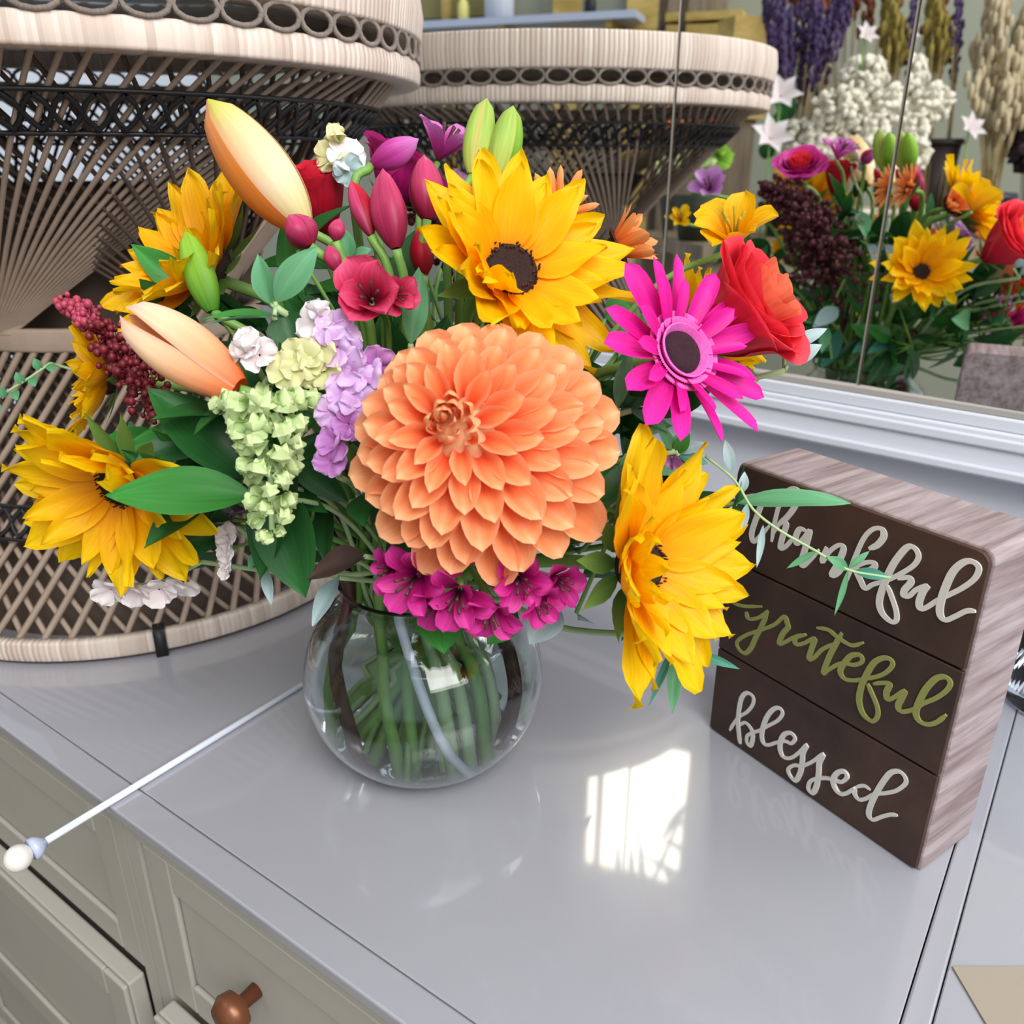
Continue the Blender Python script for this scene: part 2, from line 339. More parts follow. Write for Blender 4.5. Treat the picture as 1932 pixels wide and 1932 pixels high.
# ---------------------------------------------------------------- desks (drawer cabinets standing side by side)
AX = Vector((.813,-.582,0)).normalized(); BX = Vector((AX.y*-1, AX.x, 0)); ANG = math.atan2(AX.y, AX.x)
BF, BB = .184, .90
def cabinet(a0, a1, label, leftborder=False, pulled=.012, knobs=True):
    root = empty('drawer_cabinet', AX*a0+BX*BF+Vector((0,0,-.75)), label, 'cabinet', 'white drawer cabinets standing side by side', ANG)
    W_ = a1-a0; D = BB-BF; H = .75; g = .0003
    fb = .0195
    lb = .012 if leftborder else 0
    t = MB().box((g,0,H-.008),(W_-g,fb-g,H))
    if lb: t.box((g,fb,H-.008),(lb-g,D,H))
    bevel(t.make('top_border', M['desk'], root, False), .0012)
    bevel(MB().box((g+lb,fb+g,H-.008),(W_-g,D,H)).make('top_panel', M['desk'], root, False), .0006, 1)
    MB().box((.002,.003,H-.012),(W_-.002,D,H-.0078)).make('top_underlay', M['gap'], root, False)
    fr = MB(); fr.box((0.001,.018,.0),(W_-.001,D-.002,H-.012))
    for x0, x1 in ((.001,.014),(W_-.014,W_-.001)): fr.box((x0,.006,0),(x1,.018,H-.012))
    fr.box((.014,.006,H-.024),(W_-.014,.018,H-.012))
    fr.make('carcass', M['deskfront'], root, False)
    for r, (z1, hgt, out) in enumerate(((H-.026,.132,.007),(H-.161,.165,.008-pulled-.006),(H-.340,.165,.008))):
        z0 = z1-hgt; y = out; x0, x1 = .017, W_-.017
        d = MB().box((x0,y+.004,z0),(x1,y+.016,z1))
        fw_ = .026
        for q0, q1 in (((x0,y,z0),(x0+fw_,y+.0039,z1)),((x1-fw_,y,z0),(x1,y+.0039,z1)),((x0+fw_,y,z0),(x1-fw_,y+.0039,z0+fw_)),((x0+fw_,y,z1-fw_),(x1-fw_,y+.0039,z1))): d.box(q0, q1)
        dr = bevel(d.make('drawer', M['deskfront'], root, False), .0015)
        for kx in ((.26,.74) if knobs else ()):
            k = MB().lathe([(.0,0),(.005,0),(.0045,-.010),(.011,-.013),(.0125,-.019),(.009,-.025),(0,-.026)], 20)
            k.v = [Vector((p.x, p.z, p.y)) for p in k.v]
            k.make('knob', M['knob'], dr, True, Matrix.Translation((W_*kx, y+.004, (z0+z1)/2+.004)))
    return root
J0, J1, J2, J3, J4 = -1.275, -.854, -.4330, -.0100, .412
cabinet(J0, J1, 'pale cabinet beneath the far half of the wicker stool')
cabinet(J1, J2, 'pale grey drawer cabinet at the left under the front of the wicker stool', knobs=False)
cabinet(J2, J3, 'pale grey drawer cabinet carrying the flower vase and the wooden sign')
cabinet(J3, J4, 'pale drawer cabinet at the right edge, beyond the sign', leftborder=True)
# rod lying on the joint
a_, b_ = onz(569,1292,.0025), onz(72,1596,.0025)
rod = empty('plastic_rod', (a_+b_)/2, 'slim white rod with a round end knob overhanging the desk front at left', 'rod')
MB().tube([a_-rod.location, b_-rod.location], .0022, 10).make('rod_shaft', plain('rod_plastic','#dfe4f2',.2,spec=.6), rod)
dd = (b_-a_).normalized()
MB().tube([b_-rod.location-dd*.004, b_-rod.location+dd*.001, b_-rod.location+dd*.004],[.003,.0065,.0065],14).make('collar', plain('rod_collar','#b9c2da',.25), rod)
MB().ball(b_-rod.location+dd*.011, .0075, 16, 10).make('end_knob', plain('rod_knob','#e6e2dc',.3), rod)
# thin tan sheet and glass at the right edge
pp = [onz(1797,1823,.0012), onz(1990,1823,.0012), onz(1990,2050,.0012), onz(1925,2040,.0012)]
c = sum(pp, Vector())/4; q = [p-c for p in pp]; e = Vector((0,0,-.001))
o = MB().add(q+[p+e for p in q], [(0,1,2,3)[::-1],(4,5,6,7),(0,1,5,4),(1,2,6,5),(2,3,7,6),(3,0,4,7)]).make('tan_sheet', plain('tan_flat','#9c9282',.8), smooth=False)  # thin flat tan piece on the desk top
o.location = c; tag(o, 'thin tan sheet lying at the lower right corner of the desk', 'paper')
# ---------------------------------------------------------------- glass
def glassmat(name, tint=(1,1,1,1), ior=1.45):
    m, nt, b = mat(name); b.inputs['Transmission Weight'].default_value = 1; b.inputs['Roughness'].default_value = 0
    b.inputs['IOR'].default_value = ior; b.inputs['Base Color'].default_value = tint; return m
M['glass'] = glassmat('clear_glass', (.93,.97,.98,1)); M['water'] = glassmat('water', (.86,.95,.96,1), 1.33)
M['blueglass'] = glassmat('blue_glass', (.84,.91,.97,1))
gc = onz(1990,1330)
gv = empty('glass_tumbler', (gc.x,gc.y,0), 'thick blue-grey glass tumbler cut by the right edge beside the sign', 'glass')
MB().lathe([(0,.0),(.030,0),(.034,.004),(.037,.11),(.0345,.11),(.031,.014),(0,.012)], 48, closed=False).make('tumbler_body', M['blueglass'], gv)
# ---------------------------------------------------------------- ledge and mirror behind the desks
def along(m, n, z=0): return MT*m + MN*n + Vector((0,0,z))
MANG = math.atan2(MT.y, MT.x)
led = empty('mirror_ledge', along(0, MD, 0), 'long white moulded ledge under the mirror', 'ledge', None, MANG)
bevel(MB().box((-1.35,.004,0),(.50,.05,.140)).make('ledge_back', M['white_paint'], led, False), .001)
l2 = MB().box((-1.35,-.012,.140),(.50,.05,.176)).box((-1.35,-.018,.143),(.50,-.012,.150)).box((-1.35,-.008,.176),(.50,.05,.186))
l2.box((-1.35,-.015,.164),(.50,-.012,.172))
bevel(l2.make('moulding', M['white_paint'], led, False), .0015)
bevel(MB().box((-1.35,-.005,.186),(.50,.05,.1915)).make('sill_strip', plain('greige_strip','#a39e98',.5), led, False), .001)
mi = empty('wall_mirror', along(0, MD, .1915), 'tall three panel mirror standing behind the bouquet and the sign', 'mirror', None, MANG)
MH = .95
edges = [-1.35, -.398, -.2125, .50]; tilt = [R(.8), 0, R(-1.6)]
for k in range(3):
    x0, x1 = edges[k], edges[k+1]; xm = x1 if k == 0 else x0
    rot = Matrix.Translation((xm,0,0)) @ Matrix.Rotation(tilt[k],4,'Z')
    b0, b1 = x0-xm+.0002, x1-xm-.0002
    MB().box((b0+.0012,0,0),(b1-.0012,.004,MH)).make('mirror_panel', M['mirror'], mi, False, rot)
    for x, sgn in ((b0,1),(b1,-1)):
        be = MB(); be.add([(x,.0015,0),(x+sgn*.0012,0,0),(x+sgn*.0012,0,MH),(x,.0015,MH),(x,.006,0),(x,.006,MH)], [(0,1,2,3),(0,3,5,4)])
        be.make('bevelled_edge', M['mirror_edge'], mi, False, rot)
MB().box((-1.35,.012,-.0),(.50,.03,MH)).make('backing_board', plain('mirror_backing','#7a726a',.8), mi, False)

# ---------------------------------------------------------------- wicker hourglass stool
SC = Vector((-1.0*.36, 2.15*.36, 0)); ST = empty('wicker_stool', SC, 'hourglass wicker stool with pale bound rims standing behind the bouquet', 'stool')
RTOP, RB, RW = .286, .222, .125
def hyper(z):                                                     # radius of the hourglass
    zs = [(.015,.214),(.06,.190),(.10,.168),(.16,.138),(.228,.125),(.29,.150),(.34,.188),(.385,.232),(.416,.262)]
    for (z0,r0),(z1,r1) in zip(zs, zs[1:]):
        if z <= z1: return r0+(r1-r0)*(z-z0)/(z1-z0)
    return zs[-1][1]
def ringband(name, r, z0, z1, th=.008, m=None, bulge=.0008, uvn=None):
    h_ = z1-z0; return MB().lathe([(r-th,z0),(r-.002,z0),(r-.0004,z0+.0008),(r,z0+.0025),(r+bulge,(z0+z1)/2),(r,z1-.0025),(r-.0004,z1-.0008),(r-.002,z1),(r-th,z1)], 96, closed=True).make(name, m or M['band'], ST)
ringband('base_rim', RB, .003, .020)
ringband('base_foot', RB-.003, 0, .004, .006, M['spoke_in'], 0)
ringband('waist_band', RW+.004, .222, .240, m=M['spoke'])
ringband('lower_rim', RTOP-.003, .416, .4335, .03)
ringband('upper_rim', RTOP, .448, .484, .03, bulge=.002)
MB().lathe([(0,.476),(RTOP-.012,.478),(RTOP-.004,.484),(RTOP-.03,.486),(0,.480)], 64).make('table_top', plain('stool_top','#cfc6c0',.25,coat=.6), ST)
lo = MB()                                                          # loops of cane between the two rims
for k in range(64):
    th = 2*math.pi*k/64; c = Vector((math.cos(th),math.sin(th),0)); t = Vector((-math.sin(th),math.cos(th),0))
    pts = [c*(RTOP-.003)+t*(.0132*math.cos(q*math.pi/6))+Vector((0,0,.4408+.0076*math.sin(q*math.pi/6))) for q in range(13)]
    lo.tube(pts, .0018, 5, False)
lo.make('loop_ring', M['band'], ST)
def weave(name, z0, z1, n, turn, rad, mtl, dr=0, bundle=1, pinch=0, ph=0, straight=.75):
    b = MB()
    for k in range(n):
        t0 = ph+2*math.pi*k/n; g0 = ph+2*math.pi*(k//bundle*bundle+(bundle-1)/2)/n if bundle > 1 else t0
        pts = []
        for i in range(9):
            s = i/8; z = z0+(z1-z0)*s; base = t0*(1-pinch*(1-s))+g0*pinch*(1-s) if z1 > z0 else t0
            th = base+turn*s; r = hyper(z)+dr
            pts.append(Vector((r*math.cos(th), r*math.sin(th), z)))
        pts = [p.lerp(pts[0].lerp(pts[-1], i/8), straight) for i, p in enumerate(pts)]
        b.tube(pts, rad, 5, False)
    return b.make(name, mtl, ST)
weave('upper_spokes', .236, .418, 110, R(58), .0019, M['spoke'], 0, 22, .86, R(-140))
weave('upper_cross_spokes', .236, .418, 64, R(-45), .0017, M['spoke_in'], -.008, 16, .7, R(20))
weave('lower_spokes', .226, .018, 66, R(-52), .0027, M['spoke'], 0)
weave('lower_cross_spokes', .10, .018, 66, R(24), .0025, M['spoke'], -.006)
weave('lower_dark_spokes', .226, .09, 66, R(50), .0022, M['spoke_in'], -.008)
MB().lathe([(hyper(z)-.045, z) for z in (.0,.05,.1,.16,.23,.29,.34)], 48).make('inner_shade', M['spoke_in'], ST)  # added dark shell standing in for the shade inside the hollow stool
for z, n in ((.386,92),(.098,70)):
    zz = MB()
    for k in range(n):
        for s_ in (1,-1):
            p = [];
            for i in range(4):
                th = 2*math.pi*(k+i/3)/n; zq = z+s_*.0095*math.cos(math.pi*i/3); r = hyper(zq)+.004
                p.append((r*math.cos(th), r*math.sin(th), zq))
            zz.tube(p, .0020, 4, False)
    for zq in (z-.0115, z+.0115):
        zz.tube([((hyper(zq)+.004)*math.cos(2*math.pi*i/64), (hyper(zq)+.004)*math.sin(2*math.pi*i/64), zq) for i in range(65)], .0016, 5, False)
    zz.make('zigzag_band', M['black'], ST)
zb = MB()
th = math.atan2((onz(308,1245)-SC).y, (onz(308,1245)-SC).x)
bx = [(RB+.003)*1.0]
for dz0, dz1 in ((.0,.022),):
    pts = []
    for sgn in (-1,1):
        tt = th+sgn*.020
        pts += [((RB+.0035)*math.cos(tt),(RB+.0035)*math.sin(tt),dz0),((RB+.0035)*math.cos(tt),(RB+.0035)*math.sin(tt),dz1),((RB-.010)*math.cos(tt),(RB-.010)*math.sin(tt),dz1+.001),((RB-.010)*math.cos(tt),(RB-.010)*math.sin(tt),dz0)]
    zb.add(pts, [(0,1,2,3),(4,7,6,5),(0,4,5,1),(1,5,6,2),(2,6,7,3),(3,7,4,0)])
zb.make('rim_tie', M['black'], ST)

# ---------------------------------------------------------------- wooden sign
F0 = onz(1335,1372); F1 = onz(1731,1648); FX = (F1-F0).normalized(); FD = Vector((-FX.y,FX.x,0)); SW = (F1-F0).length; SH = .1935; SDp = .052
if FD.y < 0: FD = -FD
SG = empty('wooden_sign', F0, 'dark wooden block sign lettered thankful grateful blessed', 'sign', None, math.atan2(FX.y, FX.x))
rc = .006
def rr(x0,x1,z0,z1,r,n=4):
    pts = []
    for cx, cz, a0 in ((x1-r,z0+.001,None),(x1-r,z1-r,0),(x0+r,z1-r,90),(x0+r,z0+.001,None)):
        if a0 is None: pts.append((x1 if cx > (x0+x1)/2 else x0, z0)); continue
        for i in range(n+1):
            a = R(a0+90*i/n); pts.append((cx+r*math.cos(a), cz+r*math.sin(a)))
    return pts
def prism(pts, y0, y1):
    n = len(pts); v = [(x,y0,z) for x,z in pts]+[(x,y1,z) for x,z in pts]
    return v, [tuple(range(n)), tuple(range(n,2*n))[::-1]]+[(i,i+n,(i+1)%n+n,(i+1)%n) for i in range(n)]
bevel(MB().add(*prism(rr(0,SW,0,SH,rc), .0022, SDp)).make('box_frame', M['signside'], SG, False), .0012)
third = SH/3; e_ = .0016
for k in range(3):
    z0 = e_ if k == 0 else k*third+.0007; z1 = SH-e_ if k == 2 else (k+1)*third-.0007
    pts = rr(e_,SW-e_,z0,z1,rc if k == 2 else .0005)
    bevel(MB().add(*prism(pts, 0, .003)).make('plank', M['signface'], SG, False), .0004, 1)
MB().box((.004,.0018,.004),(SW-.004,.0024,SH-.004)).make('groove_backing', M['signgroove'], SG, False)
FN = -FD
def onsign(u, v):
    r = ray(u, v); s = (F0-CAM).dot(FN)/r.dot(FN); q = CAM+r*s-F0; return (q.dot(FX), q.z)
WORDS = {
 'white': [
  [(1443,932),(1432,965),(1419,1003),(1422,1022),(1434,1012),(1452,992)], [(1405,936),(1433,936),(1462,952)],
  [(1456,1022),(1462,985),(1472,948),(1484,928),(1498,921),(1508,930),(1502,952),(1486,975),(1466,992)],
  [(1458,1008),(1472,987),(1484,988),(1477,1012),(1473,1034),(1484,1030),(1500,1011)],
  [(1524,1003),(1510,998),(1502,1012),(1504,1026),(1516,1016),(1528,1001),(1521,1030),(1513,1058),(1516,1068),(1527,1058),(1546,1037)],
  [(1560,1032),(1552,1060),(1566,1040),(1584,1028),(1592,1036),(1582,1062),(1570,1084),(1579,1084),(1594,1068)],
  [(1598,1096),(1612,1056),(1630,1016),(1648,998),(1664,998),(1668,1012),(1656,1028),(1640,1035)],
  [(1606,1074),(1630,1062),(1648,1061),(1650,1070),(1634,1078),(1618,1078),(1625,1096),(1633,1110),(1646,1103),(1662,1098),(1680,1092),(1704,1080),(1725,1066),(1734,1050),(1728,1035),(1715,1031),(1700,1045),(1683,1070),(1668,1105),(1660,1135),(1666,1157),(1682,1172),(1692,1170),(1692,1152),(1683,1124),(1675,1104)],
  [(1694,1092),(1715,1089),(1719,1099),(1708,1112),(1706,1123),(1716,1124),(1730,1112),(1749,1105),(1742,1116),(1735,1136),(1738,1148),(1750,1145),(1772,1131),(1795,1120),(1818,1108),(1840,1091),(1848,1072),(1838,1060),(1820,1060),(1800,1077),(1786,1105),(1776,1136),(1775,1158),(1785,1169),(1804,1162),(1825,1152),(1842,1153)]],
 'green': [
  [(1380,1136),(1402,1143),(1438,1144)], [(1408,1154),(1413,1167),(1432,1165),(1449,1152)],
  [(1449,1152),(1438,1180),(1426,1203),(1417,1223),(1406,1232),(1395,1225),(1391,1211),(1408,1198),(1434,1189),(1462,1178),(1480,1163),(1486,1176),(1487,1184),(1477,1196),(1471,1214),(1482,1211),(1499,1202),(1520,1196)],
  [(1522,1197),(1502,1202),(1502,1215),(1518,1213),(1537,1204),(1532,1223),(1527,1243),(1537,1240),(1552,1225),(1578,1212)],
  [(1589,1194),(1575,1219),(1564,1241),(1554,1270),(1564,1263),(1588,1251),(1612,1254),(1627,1248),(1624,1236),(1608,1236),(1594,1250),(1586,1266),(1594,1280),(1612,1283),(1632,1280),(1655,1276),(1673,1268),(1685,1254),(1680,1243),(1666,1241),(1650,1250),(1637,1270),(1626,1296),(1622,1322),(1630,1347),(1647,1360),(1657,1350),(1656,1332),(1646,1307),(1638,1289)],
  [(1541,1184),(1563,1188),(1581,1202),(1607,1217),(1630,1212)],
  [(1648,1290),(1664,1288),(1679,1290),(1673,1306),(1675,1319),(1688,1315),(1707,1303),(1702,1317),(1695,1332),(1702,1342),(1724,1338),(1744,1326),(1766,1317),(1786,1303),(1794,1288),(1785,1277),(1768,1279),(1749,1298),(1736,1322),(1729,1344),(1736,1360),(1752,1366),(1770,1361),(1786,1348)]],
 'blessed': [
  [(1377,1378),(1384,1366),(1395,1352),(1410,1343),(1421,1328),(1421,1314),(1410,1307),(1400,1316),(1395,1337),(1393,1362),(1395,1388),(1397,1403)],
  [(1395,1369),(1406,1363),(1417,1374),(1421,1388),(1417,1406),(1410,1402),(1410,1389),(1420,1382),(1433,1378),(1450,1369),(1468,1359),(1477,1346),(1472,1336),(1461,1337),(1449,1350),(1441,1369),(1438,1387),(1441,1401),(1450,1405),(1467,1400),(1482,1398),(1494,1402),(1501,1393),(1494,1383),(1482,1384),(1474,1397),(1473,1415),(1480,1428),(1494,1429),(1509,1419),(1523,1405),(1516,1420),(1515,1436),(1511,1457),(1502,1472),(1491,1461),(1489,1450),(1500,1443),(1516,1444),(1536,1435),(1554,1422),(1547,1439),(1546,1458),(1542,1482),(1535,1495),(1527,1488),(1529,1476),(1538,1469),(1560,1467),(1576,1471),(1590,1474),(1600,1465),(1595,1455),(1583,1456),(1574,1469),(1577,1485),(1587,1496),(1600,1495),(1614,1485)],
  [(1614,1485),(1630,1482),(1643,1490)], [(1614,1485),(1613,1497),(1621,1508),(1635,1506),(1650,1498),(1670,1496),(1692,1491),(1709,1478),(1708,1465),(1697,1455),(1682,1457),(1668,1473),(1654,1496),(1643,1520),(1640,1537),(1648,1546),(1665,1540),(1682,1536),(1694,1538)]]}
for key, nm, mt_, wd in (('white','lettering','letterw',.0014),('green','lettering','letterg',.0013),('blessed','lettering','letterw',.0012)):
    b = MB()
    for st in WORDS[key]:
        pts = spline([Vector((x,0,z)) for x, z in (onsign(u,v) for u,v in st)], 6)
        n = len(pts); prev = None; rows = []
        for i, p in enumerate(pts):
            t = (pts[min(i+1,n-1)]-pts[max(i-1,0)]).normalized(); nn = Vector((-t.z,0,t.x))
            down = max(0, -t.z) if t.z < 0 else 0
            w_ = wd*(.78+.55*abs(t.z)*(1 if t.z < 0 else .35)); w_ *= min(1,.55+i*.15, .55+(n-1-i)*.15)
            rows.append((p-nn*w_, p+nn*w_))
        vs = []
        for i, (a, c) in enumerate(rows): yv = Vector((0,-.0004-.0000035*i-.00003*len(b.v)/400,0)); vs += [a+yv, c+yv, a, c]
        fs = []
        for i in range(n-1):
            q = i*4; r_ = q+4; fs += [(q,r_,r_+1,q+1),(q,q+2,r_+2,r_),(q+1,r_+1,r_+3,q+3)]
        e0 = (n-1)*4; fs += [(0,1,3,2),(e0,e0+2,e0+3,e0+1)]
        b.add(vs, fs)
    o = b.make(nm, M[mt_], SG, False)
    o['label'] = {'white':'white handwritten word thankful','green':'olive green handwritten word grateful','blessed':'white handwritten word blessed'}[key]
M['streak_white'] = plain('streak_white', '#dfe4ee', .3)
# ---------------------------------------------------------------- vase, water
VC = Vector((-.056,.458,0))
va = empty('glass_vase', VC, 'round clear glass bubble bowl vase holding the bouquet', 'vase')
prof = [(0,.0),(.034,.0),(.052,.008),(.067,.026),(.0745,.047),(.0755,.062),(.071,.083),(.060,.101),(.049,.112),(.0465,.119),(.050,.127)]
inn = [(max(0,r-.0024) if z > .001 else r, z+(.006 if z < .01 else .0)) for r, z in prof][::-1]
full = prof + [(.0488,.1275)] + inn[0:-2] + [(.032,.0065),(0,.006)]
def smoothprof(p, n=4): return [(max(0,q.x), q.z) for q in spline([Vector((r,0,z)) for r, z in p], n)]
outer = smoothprof(prof[1:]); inner = [(r-.0024, max(z,.006)) for r, z in outer][::-1]
MB().lathe([(0,0)]+outer+inner+[(0,.006)], 64).make('bowl', M['glass'], va)
wl = .098
wi = [(r-.0026,max(z,.0064)) for r, z in outer if z < wl]
MB().lathe([(0,.0064)]+wi+[(0,wl)], 64).make('water', M['water'], va)

# ---------------------------------------------------------------- flower builders
NECK = VC + Vector((0,0,.118)); SN = [0]
def stem_pts(head, back, spread=1.0):
    """from the back of a flower head down through the neck of the bowl to its floor"""
    SN[0] += 1; rn = random.Random(SN[0]*31+5)
    d = Vector((head.x-NECK.x, head.y-NECK.y, 0)); d = d.normalized() if d.length > .01 else Vector((1,0,0))
    a = rn.uniform(-.7,.7); d = Matrix.Rotation(a,3,'Z')@d
    nk = NECK + d*rn.uniform(.016,.036)*spread
    bt = VC + Matrix.Rotation(rn.uniform(-.6,.6),3,'Z')@(-d)*rn.uniform(.012,.044)+Vector((0,0,.018+rn.uniform(0,.012)))
    m1 = head+back*.016+Vector(((NECK.x-head.x)*.3,(NECK.y-head.y)*.3,-.014)); m2 = nk+(m1-nk)*.35+Vector((0,0,.012)); m3 = (nk+bt)/2 + d*.004
    return spline([head, m1, m2, nk, m3, bt], 5)
def add_stem(root, head, back, r=.0028, m='stem', spread=1.0):
    pts = [p-root.location for p in stem_pts(head, back, spread)]
    return MB().tube(pts, r, 7).make('stem', M[m], root)
CACHE = {}
def pv(key, n, **kw):
    """n slightly different petals of one kind, made once"""
    k = (key, n, tuple(sorted(kw.items())))
    if k not in CACHE:
        out = []
        for i in range(n):
            rn = random.Random(hash(key) % 1000 if False else i*17+len(key))
            kk = dict(kw); kk['curl'] = kw.get('curl',.3)*rn.uniform(.6,1.4)+rn.uniform(-.12,.12); kk['seed'] = i; kk['twist'] = kw.get('twist',0)+rn.uniform(-.18,.18)
            mname = kk.pop('material'); out.append(petal(kk.pop('name','petal'), M[mname], kk.pop('L'), kk.pop('W'), **kk))
        CACHE[k] = out
    return CACHE[k]
def sunflower(label, loc, n, Rr, roll=0, seed=1, foldaz=None, fold=1.0, discr=.30, material='yellow', back=True, elev=.25, squash=None, drop=0, npet=(20,17)):
    rn = random.Random(seed); root = empty('sunflower', loc, label, 'sunflower', 'sunflowers in the bouquet'); rot = frame(n, roll)
    rd = Rr*discr; ms = pv('sun'+material, 6, material=material, L=1.0, W=.44, prof='ray', curl=.25, cup=.26, ruf=.05, nl=10, nw=6)
    for row, cnt in enumerate(npet):
        for k in range(cnt):
            az = 2*math.pi*(k+.5*row)/cnt+rn.uniform(-.09,.09); ln = (Rr-rd*.75)*rn.uniform(.86,1.12)*(1 if row == 0 else .84)
            e = elev+(.24 if row else 0)+rn.uniform(-.16,.20)
            if foldaz is not None:
                c = math.cos(az-foldaz)
                if c > 0: e += fold*c**1.3*rn.uniform(.75,1.1)
                if c < 0 and drop: e -= drop*(-c)
            put_petal(root, ms[rn.randrange(6)], rot, az, e, rd*(.80 if row == 0 else .72), ln, .0006*row, roll=rn.uniform(-.3,.3), sy=rn.uniform(.82,1.18))
    d = MB()
    prf = [(0,.10*rd),(rd*.35,.14*rd),(rd*.62,.24*rd),(rd*.86,.20*rd),(rd*.98,.0),(rd*.8,-.35*rd),(0,-.5*rd)]
    d.lathe(prf, 28); d.make('seed_disc', M['disc'], root, True, rot.to_4x4())
    r2 = MB()                                                     # ring of florets around the disc
    for k in range(54):
        a = 2*math.pi*k/54+rn.uniform(-.03,.03); q = rd*rn.uniform(.70,.98)
        r2.tube([(q*math.cos(a),q*math.sin(a),.1*rd),(q*.96*math.cos(a),q*.96*math.sin(a),.36*rd)], rd*.035, 4)
    r2.make('floret_ring', M['disc_ring'], root, False, rot.to_4x4())
    sp = pv('sep', 3, material='sepal', name='sepal', L=1.0, W=.34, prof='lance', curl=.5, cup=.2, nl=6, nw=4)
    for k in range(11): put_petal(root, sp[k%3], rot, 2*math.pi*k/11+.2, -.05, rd*.7, Rr*.52, -.0045, name='sepal')
    if back: add_stem(root, loc-n.normalized()*rd*.4, -n.normalized(), .0035)
    return root
def dahlia(label, loc, n, Rr, roll=0, seed=2, focus=(-.34,.24)):
    rn = random.Random(seed); root = empty('dahlia', loc, label, 'dahlia'); rot = frame(n, roll); N_ = 98
    A = pv('dah', 5, material='dahlia', L=1.0, W=.62, prof='dahlia', curl=.10, cup=.75, nl=9, nw=8, ruf=.012, curl2=-.35)
    B = pv('dahin', 5, material='dahlia_in', L=1.0, W=.5, prof='dahlia', curl=.9, cup=.8, nl=8, nw=8)
    for i in range(N_):
        s = ((i+.5)/N_)                                            # 0 centre .. 1 outside
        az = i*2.39996+rn.uniform(-.06,.06); e = 1.40-1.67*s**.60
        ln = Rr*(.15+.50*s**.62); ln *= rn.uniform(.95,1.07)
        r0 = Rr*(.01+.50*s**.75); h = Rr*(.42*(1-s**1.3))
        fx, fy = focus[0]*Rr*(1-s)**1.2, focus[1]*Rr*(1-s)**1.2
        me = (B if s < .20 else A)[rn.randrange(5)]
        m = rot.to_4x4() @ Matrix.Translation((fx,fy,h)) @ Matrix.Rotation(az,4,'Z') @ Matrix.Translation((r0,0,0)) @ Matrix.Rotation(-e,4,'Y') @ Matrix.Rotation(rn.uniform(-.12,.12),4,'X') @ Matrix.Diagonal((ln,ln*(.95 if s > .3 else .8),ln,1))
        link('petal', me, root, m)
    MB().ball((focus[0]*Rr*.6,focus[1]*Rr*.6,.06*Rr), Rr*.42, 16, 10, (1,1,.85)).make('heart', M['dahlia_in'], root, True, rot.to_4x4())
    sp = pv('sepd', 2, material='sepal', name='sepal', L=1, W=.4, prof='lance', curl=.4, cup=.2, nl=6, nw=4)
    for k in range(8): put_petal(root, sp[k%2], rot, 2*math.pi*k/8, -.1, Rr*.2, Rr*.4, -Rr*.30, name='sepal')
    add_stem(root, loc-n.normalized()*Rr*.3, -n.normalized(), .004); return root
def gerbera(label, loc, n, Rr, pm, ringm, discm, seed=3, roll=0, elev=.12, cnt=(17,13), foldaz=None, fold=0, group=None, W=.24):
    rn = random.Random(seed); root = empty('gerbera_daisy', loc, label, 'gerbera', group); rot = frame(n, roll)
    ms = pv('gb'+pm, 5, material=pm, L=1.0, W=W, prof='strap', curl=.15, cup=.35, nl=9, nw=6, curl2=-.25, fold=0)
    for row, c_ in enumerate(cnt):
        for k in range(c_):
            az = 2*math.pi*(k+.4*row)/c_+rn.uniform(-.10,.10); e = elev+.22*row+rn.uniform(-.10,.14)
            if foldaz is not None: e += fold*max(0,math.cos(az-foldaz))
            put_petal(root, ms[rn.randrange(5)], rot, az, e, Rr*.20, Rr*.82*rn.uniform(.86,1.06)*(1 if row == 0 else .72), .0008*row, roll=rn.uniform(-.35,.35), sy=rn.uniform(.85,1.2))
    rg = MB()
    for ring, (q, ln, m_) in enumerate(((.37,.12,120),(.32,.11,100),(.27,.10,90))):
        for k in range(m_):
            a = 2*math.pi*(k+.5*ring)/m_; e = .55+.25*ring
            p = Vector((math.cos(a),math.sin(a),0)); p0 = p*Rr*q*.8+Vector((0,0,.03*Rr)); p1 = p0+(p*math.cos(e)+Vector((0,0,math.sin(e))))*Rr*ln
            rg.tube([p0,p1], Rr*.013, 4)
    rg.make('floret_ring', M[ringm], root, False, rot.to_4x4())
    MB().lathe([(0,.07*Rr),(Rr*.13,.10*Rr),(Rr*.20,.08*Rr),(Rr*.235,.0),(Rr*.2,-.1*Rr),(0,-.16*Rr)], 24).make('dark_disc', M[discm], root, True, rot.to_4x4())
    sp = pv('sepg', 2, material='sepal', name='sepal', L=1, W=.3, prof='lance', curl=.3, cup=.2, nl=5, nw=4)
    for k in range(10): put_petal(root, sp[k%2], rot, 2*math.pi*k/10, -.05, Rr*.12, Rr*.28, -.1*Rr, name='sepal')
    add_stem(root, loc-n.normalized()*Rr*.12, -n.normalized(), .0026); return root
